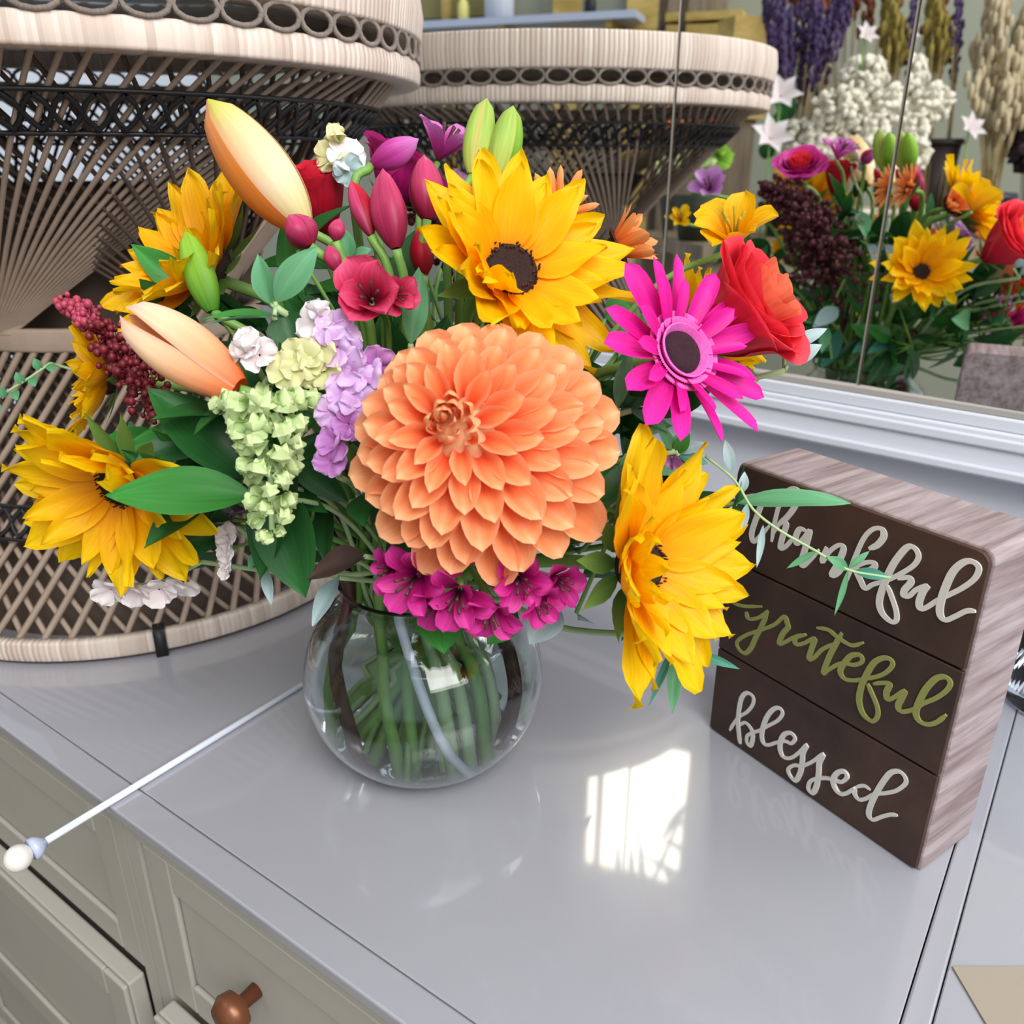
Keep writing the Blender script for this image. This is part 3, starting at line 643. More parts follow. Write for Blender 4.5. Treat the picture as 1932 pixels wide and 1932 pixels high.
def rosepetal(name, material, r0, r1, h, span, flare, seed, nl=10, nw=12):
    rn = random.Random(seed); ph = [rn.uniform(0,6.3) for _ in range(3)]; vs = []; uv = []
    for i in range(nl+1):
        t = i/nl
        for j in range(nw+1):
            s = -1+2*j/nw; a = s*span/2*(.45+.55*min(1,t*1.7))
            top = 1-.13*s*s+.02*math.sin(ph[0]+4*s)
            r = r0+(r1-r0)*math.sin(min(1,t*1.25)*math.pi/2)+flare*max(0,(t-.6)/.4)**1.6*(1+.3*math.sin(ph[1]+5*s))-.08*r1*abs(s)**3*t
            z = h*t*top - flare*.5*max(0,(t-.75)/.25)**2*(1+.3*math.sin(ph[2]+6*s))
            vs.append((r*math.cos(a), r*math.sin(a), z)); uv.append((t, j/nw))
    k = nw+1
    return mesh(name, vs, [(i*k+j,i*k+j+1,(i+1)*k+j+1,(i+1)*k+j) for i in range(nl) for j in range(nw)], M[material], uv)
def rose(label, loc, n, Rr, om='rose', im='rose_in', seed=4, hgt=1.5, outer=.35):
    rn = random.Random(seed); root = empty('rose', loc, label, 'rose', 'roses in the bouquet'); rot = frame(n)
    L = 6
    for lay in range(L):
        q = lay/(L-1); cnt = (2,3,3,4,5,5)[lay]
        for k in range(cnt):
            r1 = Rr*(.10+.72*q); me = rosepetal('petal', om if lay >= 3 else im, Rr*.10, r1, Rr*hgt*(.98-.10*q+rn.uniform(-.03,.03)), R(200-60*q), Rr*(.03+outer*q**1.5), seed*50+lay*7+k)
            m = rot.to_4x4() @ Matrix.Rotation(2*math.pi*(k+.37*lay)/cnt+rn.uniform(-.15,.15),4,'Z') @ Matrix.Translation((rn.uniform(0,.03)*Rr,0,-Rr*hgt*.6))
            link('petal', me, root, m)
    for k in range(7):                                            # the crumpled heart
        me = rosepetal('petal', im, Rr*.02, Rr*(.08+.05*k), Rr*hgt*(.93+rn.uniform(-.03,.05)), R(130), Rr*.05, seed*90+k)
        link('petal', me, root, rot.to_4x4() @ Matrix.Rotation(k*2.4,4,'Z') @ Matrix.Translation((Rr*.03*k*.5,0,-Rr*hgt*.6)))
    sp = pv('sepr', 2, material='sepal', name='sepal', L=1, W=.3, prof='lance', curl=.6, cup=.3, nl=6, nw=4)
    for k in range(5): put_petal(root, sp[k%2], rot, 2*math.pi*k/5, .1, Rr*.08, Rr*.7, -Rr*hgt*.6, name='sepal')
    add_stem(root, loc-n.normalized()*Rr*hgt*.6, -n.normalized(), .003); return root
def bud(label, base, tip, width, mats, cat='lily bud', name='lily_bud', nseg=3, gapk=0.0, open_=0, roll=0, group='lily buds in the bouquet', stem='stem', parent=None, ridge=.10, blunt=.55, face=None, fo=0):
    ax = tip-base; L = ax.length; root = empty(name, base, label, cat, group); q = ax.to_track_quat('Z','X').to_matrix()
    
    if face is not None: fl_ = q.transposed() @ face; roll = math.atan2(fl_.y, fl_.x)+fo
    q = q @ Matrix.Rotation(roll,3,'Z'); nl, nw = 16, 8
    for k in range(nseg):
        vs = []; uv = []; a0 = 2*math.pi*k/nseg; sp_ = 2*math.pi/nseg*(1.12)
        for i in range(nl+1):
            t = i/nl; rad = width/2*(math.sin(math.pi*min(1,(t*.93+.05))**1.0))**blunt*(1-.15*t)
            if t > .9: rad *= 1-((t-.9)/.1)*.75
            off = open_*L*t*t
            for j in range(nw+1):
                s = -1+2*j/nw; a = a0+s*sp_/2*(1-gapk*t)
                r = rad*(1+ridge*math.cos(s*math.pi)+.05*(k%2))
                vs.append((r*math.cos(a)+off*math.cos(a0), r*math.sin(a)+off*math.sin(a0), L*t)); uv.append((t, j/nw))
        kk = nw+1
        me = mesh('tepal', vs, [(i*kk+j,i*kk+j+1,(i+1)*kk+j+1,(i+1)*kk+j) for i in range(nl) for j in range(nw)], M[mats[k%len(mats)]], uv)
        link('tepal', me, root, q.to_4x4())
    if stem: add_stem(root, base, -ax.normalized(), .0024, stem)
    return root
def leafpiece(root, a, b, W, material, n=None, curl=.25, seed=0, fold=.35, prof='leaf', name='leaf', loc=None):
    """a leaf blade from a to b (world), its upper face towards n"""
    d = b-a; L = d.length; n = n or CW(0,.3,1); x = d.normalized(); z = (n-x*n.dot(x)).normalized(); y = z.cross(x)
    me = petal(name, M[material], L*1.02, W, prof, curl=-curl, curl2=0, cup=-.0, fold=fold, nl=12, nw=6, ruf=.012, seed=seed)
    m = Matrix((x,y,z)).transposed().to_4x4(); m = Matrix.Translation(a-root.location) @ m @ Matrix.Rotation(-curl*.5,4,'Y')
    return link(name, me, root, m)
def sprig(label, base, leaves, material, stem='stem_pale', cat='leafy stem', name='leafy_stem', group=None, r=.0015, tostem=True, extra=None):
    root = empty(name, base, label, cat, group); b = MB()
    for lf in leaves:
        a, c, W = lf[0], lf[1], lf[2]; leafpiece(root, a, c, W, lf[3] if len(lf) > 3 else material, lf[4] if len(lf) > 4 else None, seed=int(W*1e5))
        if not extra and (a-base).length > .002: b.tube([base-root.location, a-root.location], r*.8, 5)
    if extra: b.tube([p-root.location for p in extra], r, 6)
    if tostem: b.tube([p-root.location for p in stem_pts(base, (NECK-base).normalized())], r*1.2, 6)
    if b.v: b.make('stem', M[stem], root)
    return root
def alstro(label, loc, n, Rr, pm='crimson', seed=5, elev=.75, roll=0, W=.52, cnt=6, group='alstroemeria flowers in the bouquet', stem=True, cat='alstroemeria', stam='stem_dark'):
    rn = random.Random(seed); root = empty('alstroemeria_flower', loc, label, cat, group); rot = frame(n, roll)
    ms = pv('al'+pm, 4, material=pm, L=1.0, W=W, prof='round', curl=.5, cup=.45, nl=9, nw=6, curl2=-1.0, ruf=.03)
    for k in range(cnt):
        put_petal(root, ms[rn.randrange(4)], rot, 2*math.pi*k/cnt+rn.uniform(-.2,.2), elev+(.2 if k%2 else -.05)+rn.uniform(-.15,.15), Rr*.06, Rr*rn.uniform(.95,1.15), 0, name='petal', roll=rn.uniform(-.2,.2), sy=.8 if k%2 else 1.05)
    st = MB()
    for k in range(5):
        a = k*1.3; st.tube([(0,0,0),(.1*Rr*math.cos(a),.1*Rr*math.sin(a),.5*Rr),(.22*Rr*math.cos(a),.22*Rr*math.sin(a),.8*Rr)],[.02*Rr,.02*Rr,.045*Rr],5)
    st.make('stamens', M[stam], root, True, rot.to_4x4())
    if stem: add_stem(root, loc-n.normalized()*Rr*.1, -n.normalized(), .0018)
    return root
def floret(root, loc, n, s, material, seed, kind='ruffle'):
    """one small ruffled floret as a single mesh of overlapping rounded lobes"""
    rn = random.Random(seed); b = MB(); rot = frame(n)
    lobes = 6 if kind == 'ruffle' else 4
    for k in range(lobes):
        a = 2*math.pi*k/lobes+rn.uniform(-.3,.3); e = rn.uniform(.1,.9) if kind == 'ruffle' else rn.uniform(.9,1.35)
        L_, W_ = s*rn.uniform(.8,1.05), s*rn.uniform(.9,1.2)*(1 if kind == 'ruffle' else .85); nl, nw = 7, 8; vs = []; uv = []; p1, p2 = rn.uniform(0,6), rn.uniform(0,6)
        m = Matrix.Rotation(a,4,'Z') @ Matrix.Translation((s*.05,0,0)) @ Matrix.Rotation(-e,4,'Y')
        cu = rn.uniform(-.9,.1) if kind == 'ruffle' else rn.uniform(.3,1.0)
        x = z = 0
        for i in range(nl+1):
            t = i/nl; ang = cu*t
            if i: x += L_/nl*math.cos(ang); z += L_/nl*math.sin(ang)
            w_ = PROF['round'](t)*W_/2
            for j in range(nw+1):
                q = -1+2*j/nw; off = (.10*s*math.sin(p1+q*4+t*3)*t if kind == 'ruffle' else .32*s*q*q)
                vs.append(m @ Vector((x-math.sin(ang)*off, q*w_, z+math.cos(ang)*off))); uv.append((t, j/nw))
        kk = nw+1; b.add(vs, [(i*kk+j,(i+1)*kk+j,(i+1)*kk+j+1,i*kk+j+1) for i in range(nl) for j in range(nw)], uv)
    return b.make('floret', M[material], root, True, to4(rot, loc-root.location))
def CWT(x,y,z): return CW(x,y,z)

# ---------------------------------------------------------------- the bouquet: blooms seen from the front
sunflower('large sunflower at the top centre just above the orange dahlia', P(962,512,.405), CW(.30,.20,.92), .0600, seed=11, foldaz=R(215), fold=.62, discr=.25, elev=.14)
sunflower('sunflower at the lower right between the dahlia and the sign', P(1208,1068,.385), CW(.56,.02,.82), .0590, seed=12, foldaz=R(185), fold=.80, discr=.24, elev=.14)
sunflower('sunflower at the far lower left, partly under a green leaf', P(228,912,.415), CW(-.22,-.36,.90), .0570, seed=13, foldaz=R(75), fold=.90, discr=.22, elev=.10)
sunflower('sunflower painted in backlit deep yellow at the upper left behind the small green bud', P(385,505,.47), CW(-.42,.38,.62), .0600, seed=14, material='yellow_deep', foldaz=R(330), fold=.3, elev=.30)
sunflower('sunflower half hidden at the left behind the dark red amaranth', P(205,705,.47), CW(-.80,.05,.45), .0410, seed=15, material='yellow_deep', elev=.35)
dahlia('big orange dahlia in the middle of the bouquet', P(922,856,.358), CW(.02,.03,1), .0530)
gerbera('magenta gerbera daisy with dark centre at the right of the bouquet', P(1280,668,.40), CW(.46,.22,.82), .0500, 'gerb', 'gerb_ring', 'gerb_disc', seed=31, elev=.20, cnt=(15,12), W=.27)
rose('coral red rose behind the magenta gerbera', P(1418,580,.432), CW(.66,.42,.55), .0310, hgt=1.9, seed=41, outer=.30)
gerbera('peach orange gerbera seen from behind above the top sunflower', P(1052,405,.47), CW(-.10,.45,-.62), .027, 'gpeach', 'disc_ring', 'disc', seed=32, elev=.5, cnt=(18,12), W=.22)
gerbera('small peach flower pointing up at the right of the top sunflower', P(1160,468,.45), CW(.72,.32,.25), .027, 'gpeach', 'disc_ring', 'disc', seed=33, elev=1.0, cnt=(10,7), W=.32)
rose('deep red rose petals rising behind the large lily bud', P(598,360,.455), CW(-.12,.8,.5), .0175, 'rose_dark', 'rose_dark', seed=42, hgt=2.4, outer=.22)
# lily buds
bud('largest peach lily bud pointing to the upper left', P(572,425,.425), P(392,188,.408), .0335, ['lily','lily','lily_o'], face=CW(.35,.3,.85), ridge=.08)
leafp = None
bud('second peach lily bud, slightly open, at the left of the bouquet', P(452,735,.372), P(236,590,.385), .0280, ['lily_pk','lily_pk','lily_o'], face=CW(-.1,.1,.95), fo=R(-60), open_=.035, gapk=.22)
bud('small bright green bud in front of the upper left sunflower', P(402,588,.43), P(350,436,.43), .0165, ['budgreen'], roll=R(20))
bud('left one of the twin yellow green buds at the top', P(893,330,.45), P(918,186,.45), .0170, ['budgy'], roll=R(75))
bud('right one of the twin yellow green buds at the top', P(936,340,.448), P(968,200,.448), .0185, ['budgy','budgreen'], roll=R(20))
for lab, a, b, w_, m_, g_ in (
  ('long rose pink bud in the upper middle, nearest the crimson bloom', (748,470,.415), (722,318,.42), .0185, ['pinkbud'], None),
  ('plump rose pink bud beside the left petals of the top sunflower', (806,415,.425), (800,292,.43), .0185, ['pinkbud','crimson'], None),
  ('orchid pink bud lying sideways above the long rose pink bud', (700,312,.44), (790,262,.44), .0150, ['purplepink','purplepink','pinkbud'], None),
  ('narrow dark red bud left of the long rose pink bud', (700,445,.42), (662,340,.425), .0120, ['pinkbud','rose_dark'], None),
  ('round pink bud at the foot of the largest lily bud', (585,465,.40), (545,405,.40), .0165, ['pinkbud'], None),
  ('tiny pink bud between the round pink bud and the crimson bloom', (632,455,.405), (640,412,.405), .0085, ['pinkbud'], None),
  ('tiny pink bud touching the left edge of the crimson bloom', (636,512,.40), (620,462,.40), .0085, ['pinkbud','crimson'], None),
  ('dark purple bud below the plump rose pink bud', (800,520,.43), (790,430,.43), .0130, ['rose_dark'], None)):
    bud(lab, P(*a), P(*b), w_, m_, 'flower bud', 'alstroemeria_bud', roll=R(len(lab)*13), group='pink buds at the top of the bouquet', stem='stem', blunt=.8)
alstro('crimson alstroemeria bloom left of the top sunflower', P(702,572,.382), CW(.05,.10,.98), .0200, 'crimson', 51, elev=1.0, W=.90)
alstro('smaller crimson alstroemeria bloom touching the top sunflower leaf', P(738,560,.386), CW(.5,-.1,.8), .0135, 'crimson', 52, elev=.95, W=.75)
for k, (u, v, d, n, s, pos) in enumerate(((790,1085,.375,(-.35,-.25,.8),.0185,'leftmost'),(868,1110,.368,(-.1,-.45,.8),.0175,'second from left'),(925,1135,.370,(.05,-.7,.6),.0160,'lowest'),(975,1085,.372,(.2,-.3,.85),.0175,'second from right'),(1040,1090,.380,(.5,-.2,.7),.0150,'rightmost'),(880,1040,.378,(-.05,.1,.95),.0155,'topmost, tucked under the dahlia,'),(830,1125,.374,(-.25,-.6,.7),.0145,'lower left'),(1005,1120,.376,(.4,-.5,.7),.0150,'lower right'),(750,1075,.382,(-.6,.0,.7),.0125,'smallest at the far left'))):
    alstro('magenta alstroemeria bloom below the dahlia, '+pos+' of the cluster', P(u,v,d), CW(*n), s, 'magenta', 60+k, elev=.80, W=.62, group='magenta alstroemeria under the dahlia')
# white and lilac small flowers
def spike(name, cat, label, line, fl, smat, group=None, stem=True, r=.0014):
    """flower spike: a stem line with florets (position, facing, size, material, kind)"""
    root = empty(name, line[0], label, cat, group)
    for k, (p, n, s, m_, kd) in enumerate(fl): floret(root, p, n, s, m_, k*13+len(label), kd)
    b = MB().tube([p-root.location for p in spline(line,5)], r, 6)
    if stem: b.tube([p-root.location for p in stem_pts(line[0], (NECK-line[0]).normalized())], r, 6)
    b.make('stem', M[smat], root); return root
fl = []; rn = random.Random(5)
gl = [(500,738),(508,788),(512,838),(512,883),(514,923),(514,958),(512,990)]
for i, (u, v) in enumerate(gl):
    wdt = (56,50,42,34,28,20,12)[i]; cnt = (8,8,7,6,5,4,3)[i]
    for k in range(cnt):
        a = 2*math.pi*k/cnt+i; du = wdt*.72*math.cos(a); dz = .012*math.sin(a)
        fl.append((P(u+du, v+rn.uniform(-16,16), .372-dz), CW(math.cos(a)*.8,-.45,.6+.3*math.sin(a)), .0135*(wdt/55)**.45, 'snap', 'cup'))
fl += [(P(440,765,.375), CW(-.8,.1,.6), .011,'snap','cup'),(P(575,760,.372), CW(.8,.2,.6), .011,'snap','cup')]
spike('snapdragon', 'snapdragon', 'pale green snapdragon spike hanging down at the left of the dahlia', [P(560,690,.385),P(500,720,.382),P(495,800,.384),P(510,900,.380),P(513,1000,.374)], fl, 'stem_pale')
fl = []
for u, v, s in ((548,700,.0105),(575,685,.0115),(598,668,.010),(560,672,.009),(612,700,.0095)): fl.append((P(u,v,.372), CW(rn.uniform(-.4,.4),.1,.9), s, 'snapy', 'ruffle'))
spike('snapdragon', 'snapdragon', 'cream yellow snapdragon florets beside the lilac stock flowers', [P(570,740,.39),P(580,700,.382),P(595,670,.38)], fl, 'stem_pale')
fl = []
for u, v, s, m_ in ((655,700,.0125,'lav'),(690,712,.0125,'lav'),(628,655,.0115,'lav'),(640,740,.0125,'lav'),(672,762,.0115,'lav'),(708,690,.0125,'lavdeep'),(622,775,.0105,'lav'),(650,800,.010,'lavdeep'),(632,835,.0115,'lavdeep'),(615,870,.0095,'lavdeep'),(665,672,.010,'lav')):
    fl.append((P(u+8,v,.371), CW(rn.uniform(-.6,.6),rn.uniform(-.4,.4),.8), s*.86, m_, 'ruffle'))
spike('stock_flower', 'stock flower', 'lilac stock flower with ruffled florets left of the dahlia', [P(640,900,.39),P(650,780,.382),P(650,680,.38)], fl, 'stem_pale')
fl = [(P(612,600,.378), CW(-.2,.5,.8), .0115,'white','cup'),(P(600,612,.376), CW(-.3,.1,.9), .0110,'white','ruffle'),(P(632,622,.374), CW(.3,.2,.9), .0105,'lav','ruffle'),(P(645,640,.374), CW(.5,0,.8), .0095,'lav','ruffle'),(P(622,640,.376), CW(0,0,1), .0095,'white','ruffle')]
spike('stock_flower', 'stock flower', 'white pink stock florets above the lilac stock flower', [P(640,690,.39),P(625,640,.385),P(612,600,.382)], fl, 'stem_pale')
fl = [(P(475,662,.372), CW(-.1,.3,.9), .0120,'white','cup'),(P(468,655,.370), CW(-.3,.3,.9), .0095,'white','ruffle'),(P(490,670,.371), CW(.4,.1,.9), .0095,'white','ruffle')]
spike('white_blossom', 'blossom', 'white blossom at the right of the open peach lily bud', [P(500,720,.39),P(478,680,.38)], fl, 'stem_pale')
fl = [(P(635,270,.44), CW(0,.5,.8), .0125,'snapy','cup'),(P(652,300,.44), CW(.2,.2,.9), .0120,'white','ruffle'),(P(628,300,.442), CW(-.3,.4,.8), .0110,'snapy','ruffle'),(P(655,320,.438), CW(.2,-.2,.9), .0085,'leafx','ruffle')]
spike('white_blossom', 'blossom', 'cream white blossom between the red rose and the orchid pink bud', [P(680,400,.45),P(650,330,.447)], fl, 'stem_pale')
fl = [(P(210+i*45,1112-(i%2)*9+(8 if i==1 else 0),.445), CW(0,-.6,.6), .0105,'white','ruffle') for i in range(4)]
spike('white_blossom', 'blossom', 'white blossoms peeping out below the far left sunflower', [P(380,1060,.45),P(300,1100,.455),P(220,1105,.455)], fl, 'stem_pale')
fl = [(P(428,1010+i*17,.425), CW(-.4,0,.8), .0072-.0006*i,'white','ruffle') for i in range(5)]
spike('statice_sprig', 'statice', 'small white statice tip below the green leaf', [P(470,1010,.43),P(440,1000,.43),P(430,1080,.43)], fl, 'stem_pale')
fl = [(P(u,v,.42), CW(.5,0,.7), .0075,'lavdeep','ruffle') for u, v in ((1352,1075),(1358,1100),(1345,1125),(1268,862),(1200,868),(1352,1050))]
spike('statice_sprig', 'statice', 'lilac statice bits behind the lower right sunflower', [P(1240,1000,.43),P(1300,1080,.43),P(1350,1110,.425)], fl, 'stem_pale')
# amaranth
def amaranth(label, line, rad, n, seed, m0='berry', m1='berry2', bead=.0022):
    rn = random.Random(seed); pts = spline(line, 8); root = empty('amaranth_plume', line[0], label, 'amaranth')
    chunks = 9
    for c in range(chunks):
        b = MB()
        for k in range(n//chunks):
            t = (c+rn.random())/chunks; i = min(len(pts)-2, int(t*(len(pts)-1))); p = pts[i].lerp(pts[i+1], t*(len(pts)-1)-i)
            rr_ = rad*(1-.65*t)*(.35 if t > .93 else 1); o_ = Vector((rn.gauss(0,1),rn.gauss(0,1),rn.gauss(0,1))).normalized()*rr_*rn.uniform(.2,1.1)
            b.ball(p+o_-root.location, bead*rn.uniform(.6,1.2), 6, 4)
            b.tube([p-root.location, p+o_-root.location], bead*.22, 4)
        b.make('bead_cluster', M[m1 if c >= chunks-3 else m0], root)
    MB().tube([p-root.location for p in pts], .0014, 6).tube([p-root.location for p in stem_pts(line[0],(NECK-line[0]).normalized())], .0018, 6).make('stem', M['stem_dark'], root)
    return root
amaranth('dark red amaranth plume at the far left tipping up over the sunflower', [P(300,755,.425),P(240,690,.43),P(180,610,.435),P(112,568,.44)], .0150, 330, 9)
# ---------------------------------------------------------------- leaves in front
def leafthing(label, a, b, W, m_, n=None, base=None, curl=.25, stem='stem_pale', group=None):
    root = empty('leaf_stem', a, label, 'leaf', group); leafpiece(root, a, b, W, m_, n, curl, seed=len(label))
    MB().tube([p-root.location for p in stem_pts(a, (NECK-a).normalized())], .0014, 6).make('stem', M[stem], root); return root
leafthing('glossy green leaf lying across the far lower left sunflower', P(478,935,.375), P(205,935,.372), .0245, 'leaf', CW(.05,.45,.9), curl=.15)
leafthing('dark green leaf pointing up left above the glossy leaf', P(470,905,.39), P(282,735,.385), .0300, 'leafd', CW(.3,.5,.8))
leafthing('broad green leaf hanging below the green snapdragon', P(520,900,.41), P(575,1125,.415), .0320, 'leafd', CW(-.2,.2,.9))
leafthing('dark leaf behind the tip of the green snapdragon', P(560,860,.41), P(490,1090,.42), .0300, 'leafd', CW(-.4,.2,.9))
leafthing('brown leaf resting over the left rim of the glass bowl', P(690,1050,.40), P(582,1090,.41), .0190, 'leafb', CW(-.1,.7,.7))
leafthing('green leaf over the rim of the bowl below the magenta blooms', P(830,1130,.41), P(838,1232,.395), .0260, 'leaf', CW(0,.2,1))
leafthing('small green leaf at the right of the bowl rim', P(975,1150,.40), P(920,1215,.40), .0140, 'leaf', CW(.1,.2,1))
leafthing('silver grey leaf over the right rim of the bowl', P(1050,1140,.41), P(1000,1215,.40), .0180, 'leafx', CW(.1,.4,.9))
leafthing('grey green leaf beside the left shoulder of the bowl', P(640,1090,.42), P(590,1180,.42), .0110, 'leafx', CW(-.4,.2,.9))
leafthing('sage leaf standing right of the crimson bloom', P(775,650,.40), P(790,505,.40), .0125, 'leafs', CW(.3,0,1))
leafthing('narrow sage leaf under the magenta gerbera', P(1165,770,.405), P(1190,660,.405), .0085, 'leafs', CW(-.3,0,1))
leafthing('green leaf reaching right in front of the wooden sign', P(1390,950,.415), P(1602,948,.41), .0135, 'leafs', CW(0,.7,.7))
leafthing('pale leaf right of the dahlia below the gerbera', P(1190,775,.41), P(1262,815,.405), .0080, 'leafs', CW(.1,.6,.8))
b0 = P(520,580,.385)
sprig('sage leaf sprig with three leaves above the white blossom', b0, [(P(520,570,.385),P(598,466,.385),.0145,'leafs',CW(.2,.1,1)),(P(512,575,.387),P(486,480,.39),.0110,'leafs',CW(-.3,.1,1)),(P(518,595,.383),P(380,602,.375),.0085,'leaf',CW(0,.8,.6)),(P(535,590,.39),P(560,655,.39),.0200,'leafd',CW(.2,-.2,.9))], 'leafs')
sprig('pair of thin pale leaves left of the sage sprig', P(515,600,.388), [(P(515,600,.388),P(385,612,.38),.0060,'leafs',CW(0,.9,.5))], 'leafs')
sprig('small sage leaf tips between the pink buds', P(660,500,.41), [(P(660,490,.41),P(648,430,.405),.0090,'leafs',CW(0,.2,1)),(P(668,485,.41),P(700,470,.408),.006,'leafs',CW(0,.2,1))], 'leafs')
sprig('pale leafy shoot right of the dahlia', P(1175,900,.415), [(P(1170,925,.41),P(1135,960,.40),.0055,'leafs'),(P(1175,900,.41),P(1180,855,.405),.0050,'leafs'),(P(1165,940,.41),P(1158,900,.405),.0050,'leafs'),(P(1180,890,.41),P(1205,862,.408),.0055,'leafs')], 'leafs', extra=[P(1120,990,.42),P(1170,930,.41),P(1200,870,.41)])
sprig('green leafy tip where the gerbera meets the lower right sunflower', P(1275,850,.41), [(P(1270,850,.41),P(1240,800,.405),.006,'leafs'),(P(1275,855,.41),P(1300,815,.405),.0075,'leaf'),(P(1280,855,.41),P(1330,835,.41),.006,'leafx'),(P(1280,860,.41),P(1335,875,.41),.0065,'leaft'),(P(1278,850,.41),P(1315,890,.415),.006,'leafd')], 'leafs')
# eucalyptus wisps crossing the sign
wl_ = [P(1330,860,.415),P(1385,905,.41),P(1420,960,.405),P(1470,1000,.40),P(1540,1040,.397),P(1600,1075,.395),P(1680,1090,.392)]
sprig('thin pale green wisp crossing the word thankful', P(1330,860,.415), [(P(1380,890,.41),P(1368,830,.41),.006,'leafx'),(P(1400,930,.41),P(1405,890,.41),.005,'leafx'),(P(1410,950,.405),P(1395,1010,.405),.0045,'leafx'),(P(1440,990,.403),P(1428,1070,.40),.0035,'leafx'),(P(1540,1040,.397),P(1485,1072,.40),.0035,'leafs'),(P(1600,1075,.395),P(1575,1160,.395),.0030,'leafs'),(P(1600,1075,.395),P(1560,1050,.395),.0055,'leafs'),(P(1610,1078,.395),P(1680,1090,.392),.0055,'leaft'),(P(1600,1072,.395),P(1640,1040,.395),.0035,'leafs')], 'leafx', extra=spline(wl_,4), r=.0007)
sprig('teal twig poking out below the lower right sunflower', P(1250,1200,.42), [(P(1290,1225,.415),P(1395,1262,.41),.0050,'leaft'),(P(1270,1220,.415),P(1225,1330,.41),.0040,'leaft'),(P(1275,1225,.415),P(1268,1345,.41),.0075,'leafs')], 'leaft', extra=[P(1250,1200,.42),P(1290,1225,.415)])
sprig('blue green leaves tucked between the rose and the mirror', P(1480,700,.45), [(P(1485,690,.45),P(1550,650,.45),.009,'leafx'),(P(1480,660,.455),P(1560,620,.46),.008,'leafx')], 'leafx')
sprig('pale grey leaf tip left of the bowl', P(500,1070,.43), [(P(500,1070,.43),P(512,1140,.43),.006,'leafx'),(P(485,1040,.43),P(470,1075,.43),.005,'leafs')], 'leafx')
# trailing green sprig far left on the stool side
sp_ = [P(-30,770,.50),P(20,735,.50),P(60,710,.50),P(95,685,.50)]
root = sprig('pale green trailing sprig at the left picture edge against the stool', sp_[3], [(P(95-i*17,685+i*13,.50),P(95-i*17-(14 if i%2 else -6),685+i*13-(22 if i%2 else -18),.497),.0058,'leafs') for i in range(7)], 'leafs', extra=sp_[::-1], r=.0008)
# ---------------------------------------------------------------- dark filling foliage
rn = random.Random(77); BC = Vector((-.052,.462,.222)); RX, RY, RZ = .150,.105,.080
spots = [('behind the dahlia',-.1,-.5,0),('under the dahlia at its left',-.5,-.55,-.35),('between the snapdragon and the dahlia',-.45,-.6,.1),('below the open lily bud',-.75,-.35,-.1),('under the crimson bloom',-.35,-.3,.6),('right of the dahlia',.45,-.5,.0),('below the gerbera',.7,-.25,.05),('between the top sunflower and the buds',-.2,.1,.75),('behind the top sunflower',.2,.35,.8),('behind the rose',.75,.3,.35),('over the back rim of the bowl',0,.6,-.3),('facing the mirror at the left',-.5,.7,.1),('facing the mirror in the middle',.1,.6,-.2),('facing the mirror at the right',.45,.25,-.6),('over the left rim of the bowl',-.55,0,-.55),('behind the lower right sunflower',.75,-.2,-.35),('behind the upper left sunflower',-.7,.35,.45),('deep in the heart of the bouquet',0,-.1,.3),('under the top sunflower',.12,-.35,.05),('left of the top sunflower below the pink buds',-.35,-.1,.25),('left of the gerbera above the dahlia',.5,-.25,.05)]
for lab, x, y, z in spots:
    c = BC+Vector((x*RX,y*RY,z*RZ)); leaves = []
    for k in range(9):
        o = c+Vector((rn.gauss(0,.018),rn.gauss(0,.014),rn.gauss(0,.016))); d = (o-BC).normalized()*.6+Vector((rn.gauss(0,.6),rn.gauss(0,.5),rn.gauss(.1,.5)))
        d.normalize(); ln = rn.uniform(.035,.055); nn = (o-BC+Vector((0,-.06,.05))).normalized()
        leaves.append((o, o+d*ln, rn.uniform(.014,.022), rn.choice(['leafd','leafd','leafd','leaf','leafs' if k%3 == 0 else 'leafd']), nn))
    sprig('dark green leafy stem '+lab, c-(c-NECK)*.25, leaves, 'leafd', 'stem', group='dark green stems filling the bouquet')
# two thick brown stems inside the bowl and a bundle of pale green ones
def thick(label, pts, r, m_):
    root = empty('cut_stem', pts[0], label, 'stem', 'cut stems standing in the bowl'); MB().tube([p-root.location for p in spline(pts,6)], r, 10).make('stem', M[m_], root); return root
def inb(x, y, z): return VC+Vector((x,y,z))
thick('thick dark brown stem at the left inside the bowl', [inb(-.062,-.005,.185),inb(-.0405,-.016,.128),inb(-.046,-.030,.092),inb(-.036,-.036,.050),inb(-.026,-.030,.012)], .0042, 'stem_dark')
thick('thick dark brown stem at the right inside the bowl', [inb(.070,.0,.180),inb(.041,-.010,.125),inb(.050,-.022,.090),inb(.052,-.028,.060),inb(.040,-.025,.030)], .0048, 'stem_dark')
thick('white glossy streak crossing the front of the bowl diagonally', [inb(-.012,-.030,.16),inb(-.006,-.042,.110),inb(.014,-.060,.055),inb(.030,-.040,.014)], .0030, 'streak_white')  # thin white tube drawn as a diagonal streak in the bowl
for k, (x0,y0,x1,y1) in enumerate(((-.006,-.034,-.004,-.030),(.012,-.036,.030,-.030),(.020,-.030,.038,-.022),(.028,-.030,.044,-.018),(-.020,-.034,-.012,-.036),(.004,-.03,.020,-.036),(-.036,-.014,-.052,-.022))):
    thick(('pale green stem '+['near the middle of the bowl','leaning right in the bowl','right of centre in the bowl','furthest right in the bowl','just right of the left brown stem','crossing behind the glare of the bowl','at the left wall of the bowl'][k]), [inb(x0*.8,y0*.8,.16),inb(x0,y0,.118),inb((x0+x1)/2*1.05,(y0+y1)/2*1.1,.07),inb(x1*.8,y1*.85,.016)], .0030+.0004*(k%3), 'stem_pale' if k%2 else 'stem')
